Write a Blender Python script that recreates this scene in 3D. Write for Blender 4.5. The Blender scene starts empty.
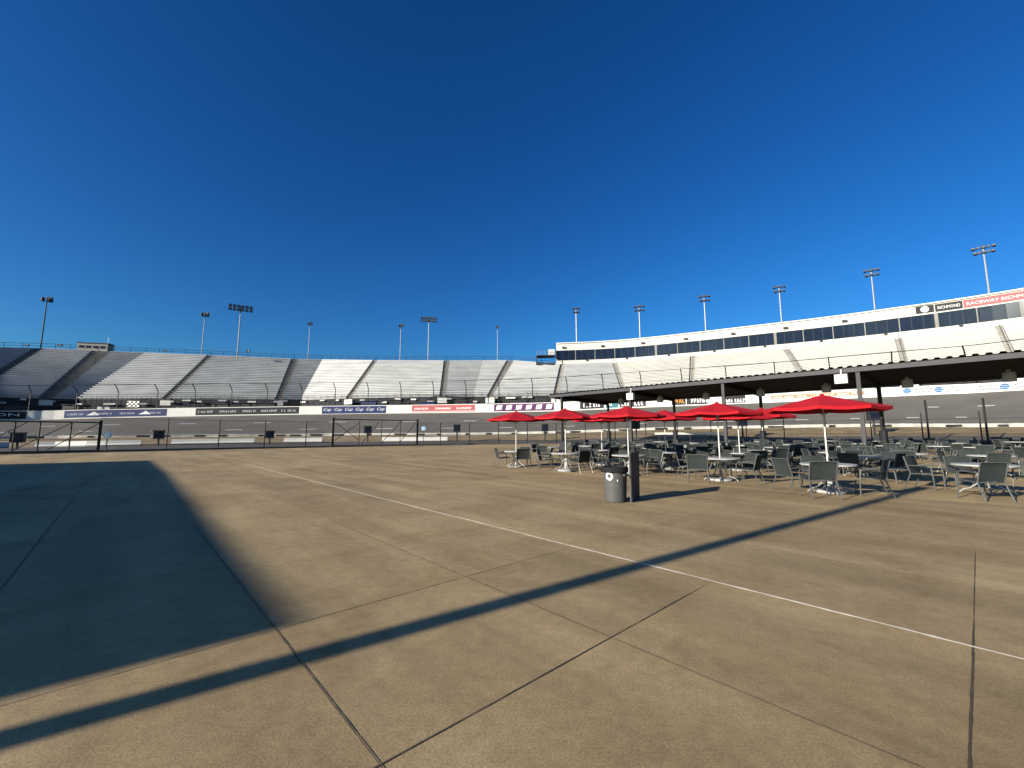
import bpy, math, random
from math import sin, cos, pi, radians, hypot, sqrt
random.seed(7)
S = bpy.context.scene
C = S.collection

# ------------------------------------------------------------------ camera maths
F = 422.0; EYE = 1.5; PITCH = math.atan(50 / F)
def at(u, v, y):
    a = (u - 512) / F; b = (384 - v) / F
    ry = cos(PITCH) - b * sin(PITCH); rz = sin(PITCH) + b * cos(PITCH)
    t = y / ry
    return (a * t, y, EYE + rz * t)
def atg(u, v, z=0.0):
    a = (u - 512) / F; b = (384 - v) / F
    ry = cos(PITCH) - b * sin(PITCH); rz = sin(PITCH) + b * cos(PITCH)
    t = (z - EYE) / rz
    return (a * t, ry * t, z)
def rise(x, y):
    r = hypot(x, y)
    return 0.012 * max(0, r - 20) * min(1, max(0, y / 20)) if y > 0 else 0.0

# ------------------------------------------------------------------ materials
def mat(name, col, rough=0.6, metal=0.0, var=0.0, scale=4.0, bump=0.0, bscale=40.0, spec=0.22, detail=4, stretch=None):
    col = tuple(c * 0.757 for c in col)
    m = bpy.data.materials.new(name); m.use_nodes = True
    nt = m.node_tree; b = nt.nodes['Principled BSDF']
    b.inputs['Base Color'].default_value = (*col, 1); b.inputs['Roughness'].default_value = rough
    b.inputs['Metallic'].default_value = metal; b.inputs['Specular IOR Level'].default_value = spec
    tc = nt.nodes.new('ShaderNodeTexCoord'); src = tc.outputs['Object']
    if stretch:
        mp = nt.nodes.new('ShaderNodeMapping'); mp.inputs['Scale'].default_value = stretch
        nt.links.new(src, mp.inputs['Vector']); src = mp.outputs[0]
    if var > 0:
        n = nt.nodes.new('ShaderNodeTexNoise'); n.inputs['Scale'].default_value = scale; n.inputs['Detail'].default_value = detail
        nt.links.new(src, n.inputs['Vector'])
        r = nt.nodes.new('ShaderNodeValToRGB')
        r.color_ramp.elements[0].position = 0.3; r.color_ramp.elements[1].position = 0.7
        r.color_ramp.elements[0].color = (*[c * (1 - var) for c in col], 1)
        r.color_ramp.elements[1].color = (*[min(1, c * (1 + var)) for c in col], 1)
        nt.links.new(n.outputs['Fac'], r.inputs[0]); nt.links.new(r.outputs[0], b.inputs['Base Color'])
    if bump > 0:
        n = nt.nodes.new('ShaderNodeTexNoise'); n.inputs['Scale'].default_value = bscale; n.inputs['Detail'].default_value = 3
        nt.links.new(src, n.inputs['Vector'])
        bp = nt.nodes.new('ShaderNodeBump'); bp.inputs['Strength'].default_value = bump; bp.inputs['Distance'].default_value = 0.02
        nt.links.new(n.outputs['Fac'], bp.inputs['Height']); nt.links.new(bp.outputs[0], b.inputs['Normal'])
    return m

def concrete_mat():
    m = bpy.data.materials.new('plaza concrete'); m.use_nodes = True
    nt = m.node_tree; N = nt.nodes; L = nt.links; b = N['Principled BSDF']
    b.inputs['Roughness'].default_value = 0.85; b.inputs['Specular IOR Level'].default_value = 0.25
    tc = N.new('ShaderNodeTexCoord')
    mp = N.new('ShaderNodeMapping'); mp.inputs['Rotation'].default_value = (0, 0, radians(47.6))
    L.new(tc.outputs['Object'], mp.inputs[0])
    def noise(scale, detail, vec, rough=0.55, dist=0.0):
        n = N.new('ShaderNodeTexNoise'); n.inputs['Scale'].default_value = scale; n.inputs['Detail'].default_value = detail
        n.inputs['Roughness'].default_value = rough; n.inputs['Distortion'].default_value = dist
        L.new(vec, n.inputs['Vector']); return n.outputs['Fac']
    def ramp(fac, p0, c0, p1, c1):
        r = N.new('ShaderNodeValToRGB'); r.color_ramp.elements[0].position = p0; r.color_ramp.elements[1].position = p1
        r.color_ramp.elements[0].color = (*c0, 1); r.color_ramp.elements[1].color = (*c1, 1); L.new(fac, r.inputs[0]); return r.outputs[0]
    def mix(kind, fac, a, bb):
        x = N.new('ShaderNodeMix'); x.data_type = 'RGBA'; x.blend_type = kind
        if isinstance(fac, float): x.inputs[0].default_value = fac
        else: L.new(fac, x.inputs[0])
        L.new(a, x.inputs[6]); L.new(bb, x.inputs[7]); return x.outputs[2]
    base = ramp(noise(0.16, 5, tc.outputs['Object'], 0.6, 0.6), 0.32, (0.268, 0.203, 0.115), 0.68, (0.372, 0.286, 0.162))
    # long broom / tyre streaks along the pour
    st = N.new('ShaderNodeMapping'); st.inputs['Scale'].default_value = (0.14, 1.6, 1.0); L.new(mp.outputs[0], st.inputs[0])
    streak = ramp(noise(0.9, 4, st.outputs[0]), 0.34, (0.80, 0.80, 0.80), 0.66, (1.10, 1.10, 1.10))
    c = mix('MULTIPLY', 1.0, base, streak)
    # brown and grey stains
    stain = noise(0.55, 6, tc.outputs['Object'], 0.65, 1.2)
    c = mix('MULTIPLY', 1.0, c, ramp(stain, 0.34, (0.84, 0.80, 0.74), 0.60, (1.05, 1.045, 1.03)))
    # mottled grain at two scales
    c = mix('MULTIPLY', 1.0, c, ramp(noise(9, 6, tc.outputs['Object'], 0.7), 0.3, (0.82, 0.82, 0.81), 0.72, (1.14, 1.13, 1.12)))
    c = mix('MULTIPLY', 1.0, c, ramp(noise(70, 4, tc.outputs['Object'], 0.7), 0.30, (0.68, 0.67, 0.66), 0.70, (1.27, 1.26, 1.23)))
    # small dark spots
    v = N.new('ShaderNodeTexVoronoi'); v.inputs['Scale'].default_value = 0.8; L.new(tc.outputs['Object'], v.inputs['Vector'])
    c = mix('MULTIPLY', 1.0, c, ramp(v.outputs['Distance'], 0.012, (0.55, 0.52, 0.5), 0.035, (1, 1, 1)))
    # slab by slab tone
    sc = N.new('ShaderNodeMapping'); sc.inputs['Scale'].default_value = (1 / 1.8, 1 / 1.79, 0.0); sc.inputs['Location'].default_value = (0.089, 0.45, 0)
    L.new(mp.outputs[0], sc.inputs[0])
    fl = N.new('ShaderNodeVectorMath'); fl.operation = 'FLOOR'; L.new(sc.outputs[0], fl.inputs[0])
    wn = N.new('ShaderNodeTexWhiteNoise'); L.new(fl.outputs[0], wn.inputs['Vector'])
    c = mix('MULTIPLY', 1.0, c, ramp(wn.outputs['Value'], 0.0, (0.91, 0.91, 0.905), 1.0, (1.05, 1.05, 1.04)))
    L.new(c, b.inputs['Base Color'])
    bp = N.new('ShaderNodeBump'); bp.inputs['Strength'].default_value = 0.25; bp.inputs['Distance'].default_value = 0.01
    L.new(noise(120, 4, tc.outputs['Object'], 0.7), bp.inputs['Height']); L.new(bp.outputs[0], b.inputs['Normal'])
    return m

M = dict(
    concrete=concrete_mat(),
    joint=mat('joint dirt', (0.10, 0.078, 0.055), 0.9, var=0.3, scale=3),
    faint=mat('hairline joint', (0.26, 0.205, 0.125), 0.9, var=0.25, scale=1.2),
    caulk=mat('joint sealant', (0.95, 0.90, 0.78), 0.7, var=0.18, scale=2.5),
    asphalt=mat('track asphalt', (0.150, 0.140, 0.128), 0.95, var=0.12, scale=0.25, spec=0.1),
    pit=mat('pit road asphalt', (0.115, 0.108, 0.102), 0.95, var=0.15, scale=0.3, spec=0.1),
    dirt=mat('dry grass', (0.26, 0.195, 0.115), 0.95, var=0.3, scale=0.7, bump=0.5, bscale=5),
    earth=mat('earth', (0.14, 0.12, 0.08), 0.95, var=0.3, scale=0.05),
    white=mat('white wall paint', (0.66, 0.65, 0.62), 0.6, var=0.07, scale=0.5),
    iwall=mat('weathered white wall', (0.46, 0.45, 0.42), 0.7, var=0.3, scale=0.8),
    mesh=mat('fence wire', (0.03, 0.03, 0.032), 0.6),
    suite=mat('cream cladding', (0.56, 0.55, 0.51), 0.6, var=0.03, scale=0.4),
    alu=mat('aluminium planks', (0.395, 0.405, 0.42), 0.5, 0.0, var=0.14, scale=0.22, stretch=(1, 1, 3)),
    plank=mat('pale painted planks', (0.43, 0.425, 0.405), 0.6, var=0.07, scale=0.22, stretch=(1, 1, 3)),
    pstep=mat('pale aisle concrete', (0.27, 0.26, 0.245), 0.85, var=0.15, scale=0.8),
    dsteel=mat('dark weathered steel', (0.07, 0.075, 0.085), 0.6, 0.2, var=0.2, scale=2),
    step=mat('aisle concrete', (0.16, 0.155, 0.15), 0.85, var=0.2, scale=0.8),
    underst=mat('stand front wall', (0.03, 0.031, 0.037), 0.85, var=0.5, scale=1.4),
    conc2=mat('concourse concrete', (0.25, 0.24, 0.22), 0.85, var=0.1, scale=0.6),
    glass=mat('suite glass', (0.008, 0.012, 0.028), 0.15, spec=0.3, var=0.3, scale=0.3),  # noise in the base colour stands for uneven window reflections
    black=mat('black steel', (0.018, 0.018, 0.02), 0.5, var=0.2, scale=3),
    darkroof=mat('charcoal roof', (0.045, 0.045, 0.052), 0.7, var=0.15, scale=1.5),
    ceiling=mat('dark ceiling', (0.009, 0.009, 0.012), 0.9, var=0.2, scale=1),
    fascia=mat('fascia steel', (0.052, 0.052, 0.062), 0.6, var=0.1, scale=2),
    grey=mat('galvanised steel', (0.34, 0.345, 0.36), 0.5, 0.3, var=0.15, scale=2),
    pgrey=mat('grey painted post', (0.045, 0.045, 0.05), 0.6, var=0.12, scale=2),
    lamp=mat('lamp housing', (0.045, 0.045, 0.05), 0.5, var=0.2, scale=3),
    lens=mat('lamp glass', (0.07, 0.075, 0.085), 0.4, var=0.1, scale=3),
    drum=mat('light drum', (0.45, 0.45, 0.50), 0.6, var=0.1, scale=3),
    red=mat('red canvas', (0.43, 0.008, 0.016), 0.85, var=0.10, scale=2.5, bump=0.15, bscale=60, spec=0.2),
    pole=mat('white pole', (0.72, 0.71, 0.68), 0.4, var=0.06, scale=5),
    top=mat('table top', (0.40, 0.41, 0.41), 0.4, var=0.10, scale=6),
    tleg=mat('table leg metal', (0.34, 0.34, 0.33), 0.4, 0.3, var=0.12, scale=8),
    sling=mat('grey green sling', (0.028, 0.035, 0.036), 0.8, var=0.16, scale=14, bump=0.2, bscale=200),
    cframe=mat('chair frame', (0.115, 0.12, 0.12), 0.42, 0.3, var=0.15, scale=9),
    ubase=mat('umbrella base', (0.42, 0.42, 0.41), 0.7, var=0.15, scale=9, bump=0.2),
    bench=mat('bench slats', (0.12, 0.13, 0.128), 0.6, var=0.1, scale=6),
    can=mat('grey can plastic', (0.09, 0.09, 0.09), 0.6, var=0.10, scale=5, bump=0.06, bscale=20),
    bag=mat('black liner', (0.012, 0.012, 0.015), 0.8, var=0.3, scale=20, bump=0.5, bscale=30),
    board=mat('dark board', (0.035, 0.036, 0.045), 0.6, var=0.2, scale=5),
    edge=mat('lit board edge', (0.09, 0.09, 0.10), 0.5, var=0.1, scale=5),
    navy=mat('navy vinyl', (0.016, 0.03, 0.12), 0.6, var=0.08, scale=2),
    blackv=mat('black vinyl', (0.014, 0.015, 0.022), 0.6, var=0.1, scale=2),
    redv=mat('red vinyl', (0.42, 0.10, 0.11), 0.6, var=0.08, scale=2),
    purple=mat('plum vinyl', (0.085, 0.022, 0.10), 0.6, var=0.1, scale=2),
    teal=mat('teal vinyl', (0.03, 0.16, 0.19), 0.6, var=0.1, scale=2),
    orange=mat('orange letters', (0.75, 0.33, 0.03), 0.6, var=0.05, scale=2),
    salmon=mat('salmon stripe', (0.66, 0.20, 0.12), 0.6, var=0.06, scale=2),
    blue=mat('blue emblem', (0.025, 0.14, 0.34), 0.6, var=0.05, scale=2),
    letter=mat('white letters', (0.80, 0.80, 0.80), 0.6, var=0.03, scale=2),
    greyl2=mat('dull white letters', (0.42, 0.43, 0.46), 0.6, var=0.03, scale=2),
    greylet=mat('grey letters', (0.10, 0.105, 0.12), 0.6, var=0.05, scale=2),
    pale=mat('pale blue sign', (0.22, 0.42, 0.62), 0.5, var=0.06, scale=3),
    box=mat('grey press box cladding', (0.27, 0.26, 0.25), 0.7, var=0.12, scale=0.5),
    brick=mat('building stucco', (0.42, 0.38, 0.31), 0.85, var=0.08, scale=1.5),
    paint=mat('road paint', (0.75, 0.74, 0.70), 0.7, var=0.12, scale=2),
)

# ------------------------------------------------------------------ mesh helpers
class MB:
    def __init__(s): s.v = []; s.f = []
    def add(s, vs, fs):
        o = len(s.v); s.v += [tuple(p) for p in vs]; s.f += [tuple(i + o for i in f) for f in fs]; return s
    def quad(s, a, b, c, d): return s.add([a, b, c, d], [(0, 1, 2, 3)])
    def box(s, c, size, rz=0.0):
        x, y, z = [k / 2 for k in size]; cr, sr = cos(rz), sin(rz); vs = []
        for dz in (-z, z):
            for dx, dy in ((-x, -y), (x, -y), (x, y), (-x, y)):
                vs.append((c[0] + dx * cr - dy * sr, c[1] + dx * sr + dy * cr, c[2] + dz))
        return s.add(vs, [(3, 2, 1, 0), (4, 5, 6, 7), (0, 1, 5, 4), (1, 2, 6, 5), (2, 3, 7, 6), (3, 0, 4, 7)])
    def hexa(s, lo, hi):
        n = len(lo)
        return s.add(list(lo) + list(hi), [tuple(range(n))[::-1], tuple(range(n, 2 * n))] + [(i, (i + 1) % n, n + (i + 1) % n, n + i) for i in range(n)])
    def tube(s, path, r, n=8, cap=True):
        P = [tuple(p) for p in path]; rs = r if isinstance(r, (list, tuple)) else [r] * len(P)
        vs = []; prev = None
        for i, p in enumerate(P):
            a = P[max(0, i - 1)]; b = P[min(len(P) - 1, i + 1)]
            d = [b[k] - a[k] for k in range(3)]; l = sqrt(sum(k * k for k in d)) or 1; d = [k / l for k in d]
            if prev is None:
                ref = (0, 0, 1) if abs(d[2]) < 0.9 else (1, 0, 0)
            else: ref = prev
            dot = sum(ref[k] * d[k] for k in range(3)); e = [ref[k] - dot * d[k] for k in range(3)]
            l = sqrt(sum(k * k for k in e)) or 1; e = [k / l for k in e]; prev = e
            g = [d[1] * e[2] - d[2] * e[1], d[2] * e[0] - d[0] * e[2], d[0] * e[1] - d[1] * e[0]]
            for j in range(n):
                t = 2 * pi * j / n
                vs.append(tuple(p[k] + rs[i] * (cos(t) * e[k] + sin(t) * g[k]) for k in range(3)))
        fs = []
        for i in range(len(P) - 1):
            for j in range(n):
                fs.append((i * n + j, i * n + (j + 1) % n, (i + 1) * n + (j + 1) % n, (i + 1) * n + j))
        if cap: fs += [tuple(range(n))[::-1], tuple((len(P) - 1) * n + j for j in range(n))]
        return s.add(vs, fs)
    def lathe(s, prof, n=24, c=(0, 0, 0)):
        vs = []; fs = []
        for r, z in prof:
            for j in range(n): vs.append((c[0] + r * cos(2 * pi * j / n), c[1] + r * sin(2 * pi * j / n), c[2] + z))
        for i in range(len(prof) - 1):
            for j in range(n): fs.append((i * n + j, i * n + (j + 1) % n, (i + 1) * n + (j + 1) % n, (i + 1) * n + j))
        if prof[0][0] > 0: fs.append(tuple(range(n))[::-1])
        if prof[-1][0] > 0: fs.append(tuple((len(prof) - 1) * n + j for j in range(n)))
        return s.add(vs, fs)
    def strip(s, A, B):
        n = len(A); return s.add(list(A) + list(B), [(i, i + 1, n + i + 1, n + i) for i in range(n - 1)])
    def build(s, name, m, parent=None, smooth=False, world=False, label=None):
        v = s.v
        if parent is not None and world:
            r = parent
            ox = oy = oz = 0
            while r is not None: ox += r.location.x; oy += r.location.y; oz += r.location.z; r = r.parent
            v = [(a - ox, b - oy, c - oz) for a, b, c in v]
        me = bpy.data.meshes.new(name); me.from_pydata(v, [], s.f); me.validate(); me.materials.append(M[m] if isinstance(m, str) else m)
        if smooth:
            for p in me.polygons: p.use_smooth = True
            try: me.set_sharp_from_angle(angle=radians(38))
            except Exception: pass
        o = bpy.data.objects.new(name, me); C.objects.link(o)
        if parent is not None: o.parent = parent
        if label: o['label'] = label
        return o

def thing(name, label, cat, loc=(0, 0, 0), rz=0.0, group=None):
    o = bpy.data.objects.new(name, None); C.objects.link(o); o.location = loc; o.rotation_euler = (0, 0, rz)
    o.empty_display_size = 0.3; o['label'] = label; o['category'] = cat
    if group: o['group'] = group
    return o
def tag(o, label, cat, group=None):
    o['label'] = label; o['category'] = cat
    if group: o['group'] = group
    return o
def struct(mb, name, m, smooth=False, kind='structure'):
    o = mb.build(name, m, smooth=smooth); o['kind'] = kind; return o
def dup(root, loc, rz, label, group=None):
    r = root.copy(); C.objects.link(r); r.location = loc; r.rotation_euler = (0, 0, rz); r['label'] = label
    if group: r['group'] = group
    for ch in list(root.children):
        c = ch.copy(); C.objects.link(c); c.parent = r
        for g in list(ch.children):
            d = g.copy(); C.objects.link(d); d.parent = c
    return r

class Poly:
    """smooth plan curve through (x, y, z) points, parameterised by plan length"""
    def __init__(s, pts, smooth=True, step=1.0):
        P = [tuple(p) for p in pts]
        if smooth:
            Q = []
            for i in range(len(P) - 1):
                p0 = P[max(0, i - 1)]; p1 = P[i]; p2 = P[i + 1]; p3 = P[min(len(P) - 1, i + 2)]
                n = max(2, int(hypot(p2[0] - p1[0], p2[1] - p1[1]) / step))
                for k in range(n):
                    t = k / n
                    Q.append(tuple(0.5 * (2 * p1[j] + (p2[j] - p0[j]) * t + (2 * p0[j] - 5 * p1[j] + 4 * p2[j] - p3[j]) * t * t + (3 * p1[j] - p0[j] - 3 * p2[j] + p3[j]) * t ** 3) for j in range(3)))
            Q.append(P[-1]); P = Q
        s.p = P; s.s = [0.0]
        for a, b in zip(P, P[1:]): s.s.append(s.s[-1] + hypot(b[0] - a[0], b[1] - a[1]))
        s.len = s.s[-1]
    def __call__(s, t, off=0.0, h=0.0):
        t = min(max(t, 0.0), s.len - 1e-6)
        import bisect
        i = min(len(s.p) - 2, max(0, bisect.bisect_right(s.s, t) - 1))
        a, b = s.p[i], s.p[i + 1]; k = (t - s.s[i]) / max(1e-9, s.s[i + 1] - s.s[i])
        dx, dy = b[0] - a[0], b[1] - a[1]; l = hypot(dx, dy); nx, ny = -dy / l, dx / l     # left of travel = outward (travel runs left to right)
        return (a[0] + (b[0] - a[0]) * k + nx * off, a[1] + (b[1] - a[1]) * k + ny * off, a[2] + (b[2] - a[2]) * k + h)
    def tan(s, t):
        a = s(max(0, t - 0.3)); b = s(min(s.len, t + 0.3)); return math.atan2(b[1] - a[1], b[0] - a[0])
    def s_of_u(s, u):
        best = None
        for t, p in zip(s.s, s.p):
            if p[1] < 3: continue
            e = abs(512 + F * p[0] / p[1] - u)
            if best is None or e < best[0]: best = (e, t)
        lo, hi = max(0, best[1] - 2), min(s.len, best[1] + 2)
        f = lambda t: 512 + F * s(t)[0] / s(t)[1] - u
        for _ in range(30):
            mid = (lo + hi) / 2
            if f(mid) < 0: lo = mid
            else: hi = mid
        return (lo + hi) / 2

# ------------------------------------------------------------------ plan stations
US = [0, 100, 200, 300, 400, 480, 560, 655, 772, 850, 925, 1000]
Pd = [26, 29.5, 33.5, 38, 43, 47, 48, 46, 42, 38.5, 35, 32]
Ld = [42, 45, 48.5, 52, 54, 55, 54.5, 52, 48, 44.5, 41, 37.5]
Lv = [448, 446, 443.8, 442.3, 441.5, 440.8, 440, 436.8, 436.8, 436, 435.5, 435.5]
Id = [55, 59, 63, 66, 67, 67, 65, 61, 54, 50, 46, 42]
Iv = [439, 437.5, 436.8, 436, 435.3, 434.8, 433.2, 430, 428.0, 427, 426.8, 427]
Wd = [80, 85, 88, 90, 90, 88, 84, 77, 68, 62, 57, 52]
Wv = [420, 418.2, 416.2, 414.6, 413.4, 412.4, 411, 407, 402.5, 398.5, 395, 391.5]
Pp = []; Lp = []; Ip = []; Wp = []
for i, u in enumerate(US):
    x = (u - 512) / F
    # image u is measured with the pitched camera; depth is close enough to y here
    p = (x * Pd[i], Pd[i]); Pp.append((p[0], p[1], rise(*p)))
    Lp.append(at(u, Lv[i], Ld[i])); Ip.append(at(u, Iv[i], Id[i])); Wp.append(at(u, Wv[i], Wd[i]))
def ends(pts, left, right): return left + pts + right
Pp = ends(Pp, [(-60, -25, 0), (-52, 0, 0), (-42, 17, 0.2)], [(41, 22, 0.3), (44, 8, 0.1), (45, -25, 0)])
Lp = ends(Lp, [(-78, -25, 0.2), (-70, 2, 0.2), (-58, 22, 0.22)], [(49, 27, 1.3), (51, 9, 1.3), (51, -25, 1.3)])
Ip = ends(Ip, [(-98, -25, 0.6), (-94, 10, 0.7), (-84, 36, 0.8)], [(55, 30, 2.3), (57, 10, 2.3), (57, -25, 2.3)])
Wp = ends(Wp, [(-128, -25, 4), (-125, 22, 4), (-114, 58, 4.1)], [(66, 38, 6.7), (70, 18, 6.7), (70, -25, 6.7)])
P = Poly(Pp); LW = Poly(Lp); IN = Poly(Ip); W = Poly(Wp)
def res(poly, n): return [poly(poly.len * k / (n - 1)) for k in range(n)]
# matched stations: resample by station index so strips stay straight across
def matched(pts, per=8):
    out = []
    for i in range(len(pts) - 1):
        p0 = pts[max(0, i - 1)]; p1 = pts[i]; p2 = pts[i + 1]; p3 = pts[min(len(pts) - 1, i + 2)]
        for k in range(per):
            t = k / per
            out.append(tuple(0.5 * (2 * p1[j] + (p2[j] - p0[j]) * t + (2 * p0[j] - 5 * p1[j] + 4 * p2[j] - p3[j]) * t * t + (3 * p1[j] - p0[j] - 3 * p2[j] + p3[j]) * t ** 3) for j in range(3)))
    out.append(pts[-1]); return out
mP, mL, mI, mW = matched(Pp), matched(Lp), matched(Ip), matched(Wp)
def lerp(a, b, t): return tuple(a[k] + (b[k] - a[k]) * t for k in range(3))

# ------------------------------------------------------------------ ground, plaza, track
g = MB(); g.add([(-3000, -3000, -0.6), (3000, -3000, -0.6), (3000, 3000, -0.6), (-3000, 3000, -0.6)], [(0, 1, 2, 3)]); struct(g, 'ground', 'earth')
pl = MB(); rings = [[(p[0] * k / 14, p[1] * k / 14, 0) for p in mP] for k in range(0, 15)]
rings = [[(x, y, rise(x, y) if k < 14 else mP[i][2]) for i, (x, y, _) in enumerate(r)] for k, r in enumerate(rings)]
nP = len(mP)
for k in range(1, 14): pl.strip(rings[k + 1], rings[k])
pl.add([(0, 0, 0)] + rings[1], [(0, i + 1, i + 2) for i in range(nP - 1)])
pl.add([(0, 0, 0), mP[0], mP[-1], (mP[0][0], -70, 0), (mP[-1][0], -70, 0)], [(0, 2, 1), (1, 2, 4, 3)])
# orient up
struct(pl, 'plaza', 'concrete')
a = MB(); a.strip([(x, y, z - 0.02) for x, y, z in mP], [lerp(mP[i], mL[i], 0.5) for i in range(nP)]); a.strip([lerp(mP[i], mL[i], 0.5) for i in range(nP)], mL); struct(a, 'pit_road', 'pit')
# dark drain kerb on the plaza edge
k = MB()
for i in range(nP - 1):
    p, q = mP[i], mP[i + 1]
    k.hexa([(p[0], p[1], p[2] - 0.3), (q[0], q[1], q[2] - 0.3), (q[0] * 1.006, q[1] * 1.006, q[2] - 0.3), (p[0] * 1.006, p[1] * 1.006, p[2] - 0.3)],
           [(p[0], p[1], p[2] + 0.13), (q[0], q[1], q[2] + 0.13), (q[0] * 1.006, q[1] * 1.006, q[2] + 0.13), (p[0] * 1.006, p[1] * 1.006, p[2] + 0.13)])
struct(k, 'plaza_kerb', 'pit')
gr = MB()
for t0, t1 in ((0, .34), (.34, .67), (.67, 1)): gr.strip([lerp(mL[i], mI[i], t0) for i in range(nP)], [lerp(mL[i], mI[i], t1) for i in range(nP)])
struct(gr, 'infield_verge', 'dirt')
def bank(i, t, dz=0.0):
    p = lerp(mI[i], mW[i], t); zz = mI[i][2] + (mW[i][2] - mI[i][2]) * (0.75 * t + 0.25 * t * t); return (p[0], p[1], zz + dz)
tr = MB()
TS = [0, .15, .3, .45, .6, .8, 1]
for t0, t1 in zip(TS, TS[1:]): tr.strip([bank(i, t0) for i in range(nP)], [bank(i, t1) for i in range(nP)])
struct(tr, 'race_track', 'asphalt')
pm = MB()
def bk(fi, t, dz):
    i = min(int(fi), nP - 2); a_, b_ = bank(i, t, dz), bank(i + 1, t, dz); return lerp(a_, b_, fi - i)
for t, w in ((0.06, 0.012), ): pm.strip([bank(i, t, .006) for i in range(nP)], [bank(i, t + w, .006) for i in range(nP)])
for row, (t, ph) in enumerate(((0.30, 0.0), (0.62, 2.3))):
    fi = 24 + ph
    while fi < 14 * 8:
        pm.strip([bk(fi + q * .45, t, .008) for q in range(4)], [bk(fi + q * .45, t + .016, .008) for q in range(4)])
        fi += 6.0
struct(pm, 'track_markings', 'paint')

# ------------------------------------------------------------------ slab joints in the concrete (grid at 1.8 m, 47.6 degrees)
E1 = (0.674, -0.739); E2 = (0.739, 0.674)
rj = random.Random(17)
def strip_line(mb, axis, off, a0, a1, w, z):
    d, n = (E1, E2) if axis == 1 else (E2, E1)
    nn = max(40, int(abs(a1 - a0) * 14)); ts = [a0 + (a1 - a0) * k / nn for k in range(nn + 1)]; wob = [0.0]; wid = []
    for k in range(nn + 1):
        wob.append(wob[-1] * .9 + rj.uniform(-1, 1) * w * .11); wid.append(w * rj.uniform(.62, 1.25) * min(1, .25 + min(k, nn - k) / 6))
    ln = []; rn = []
    for k, t in enumerate(ts):
        for lst, sg in ((ln, 1), (rn, -1)):
            o_ = off + wob[k] + sg * wid[k] / 2; x = d[0] * t + n[0] * o_; y = d[1] * t + n[1] * o_; lst.append((x, y, rise(x, y) + z))
    mb.strip(ln, rn) if axis == 1 else mb.strip(rn, ln)
j1 = MB()
strip_line(j1, 1, 0.98, -9.0, 6, .008, .004)
strip_line(j1, 2, -1.965, -3, 4.38, .009, .0045)
strip_line(j1, 2, -0.155, -3, 5.2, .013, .0045)
strip_line(j1, 2, -0.155, 5.2, 8.2, .007, .0045)
strip_line(j1, 1, 9.95, -20, -12, .035, .016)
strip_line(j1, 1, 9.95, -12, -7, .014, .010)
strip_line(j1, 1, -0.77, -20, -3.5, .009, .004)
strip_line(j1, 2, -18.4, -3.5, 0.5, .035, .016)
strip_line(j1, 2, -25.0, 6, 9, .045, .022)
struct(j1, 'slab_joints', 'joint')
j2 = MB()
strip_line(j2, 2, -3.785, -3, 4.5, .009, .0048)
strip_line(j2, 1, 2.78, -8, 5, .009, .0038)
strip_line(j2, 1, 6.35, -14, 3, .008, .0038)
for kk in range(-9, 7):
    o = -0.155 - 1.81 * kk
    if kk in (0, 1, 2): continue
    strip_line(j2, 2, o, -3 if kk > 0 else 0, 4.5 if kk > 0 else 9, .006, .0036)
struct(j2, 'hairline_joints', 'faint')
j3 = MB(); strip_line(j3, 1, 4.56, -24, 8, .028, .008); struct(j3, 'sealed_joint', 'caulk')

# ------------------------------------------------------------------ lettering
def text_mb(txt, size, shear=0.0, sx=1.0):
    cu = bpy.data.curves.new('lettering', 'FONT'); cu.body = txt; cu.size = size; cu.shear = shear; cu.resolution_u = 2
    ob = bpy.data.objects.new('lettering', cu); C.objects.link(ob)
    bpy.context.view_layer.update()
    me = bpy.data.meshes.new_from_object(ob.evaluated_get(bpy.context.evaluated_depsgraph_get()))
    mb = MB(); mb.add([(v.co.x * sx, v.co.y, 0) for v in me.vertices], [tuple(p.vertices) for p in me.polygons])
    bpy.data.objects.remove(ob); bpy.data.curves.remove(cu); bpy.data.meshes.remove(me)
    xs = [v[0] for v in mb.v] or [0]; ys = [v[1] for v in mb.v] or [0]
    mb.w = max(xs) - min(xs); mb.h = max(ys) - min(ys); mb.x0 = min(xs); mb.y0 = min(ys)
    return mb
def curved_text(poly, s0, width, h0, height, off, txt, shear=0.0, down=0.0):
    t = text_mb(txt, 1.0, shear); out = MB()
    out.add([poly(s0 + (x - t.x0) / t.w * width, off, h0 + (y - t.y0) / t.h * height - down) for x, y, _ in t.v], t.f)
    return out
def scribble(poly, s0, width, h0, height, off, rnd, mb):
    """lettering too far away to read: a run of upright and slanted strokes"""
    x = 0.0
    while x < width:
        w = height * rnd.uniform(.35, .6)
        if rnd.random() < .12: x += w; continue
        b = height * .27
        q = lambda xx, hh: poly(s0 + xx, off, h0 + hh)
        def bar(x0, y0, x1, y1): mb.add([q(x0, y0), q(x1, y0), q(x1, y1), q(x0, y1)], [(0, 1, 2, 3)])
        k = rnd.randrange(4); bar(x, 0, x + b, height)
        if k in (0, 1): bar(x + b, height - b, x + w, height)
        if k in (0, 2): bar(x + b, 0, x + w, b)
        if k in (1, 3): bar(x + b, height * .42, x + w, height * .42 + b)
        if k == 3: bar(x + w - b, 0, x + w, height * .42)
        x += w + b * .9
    return mb

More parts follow.
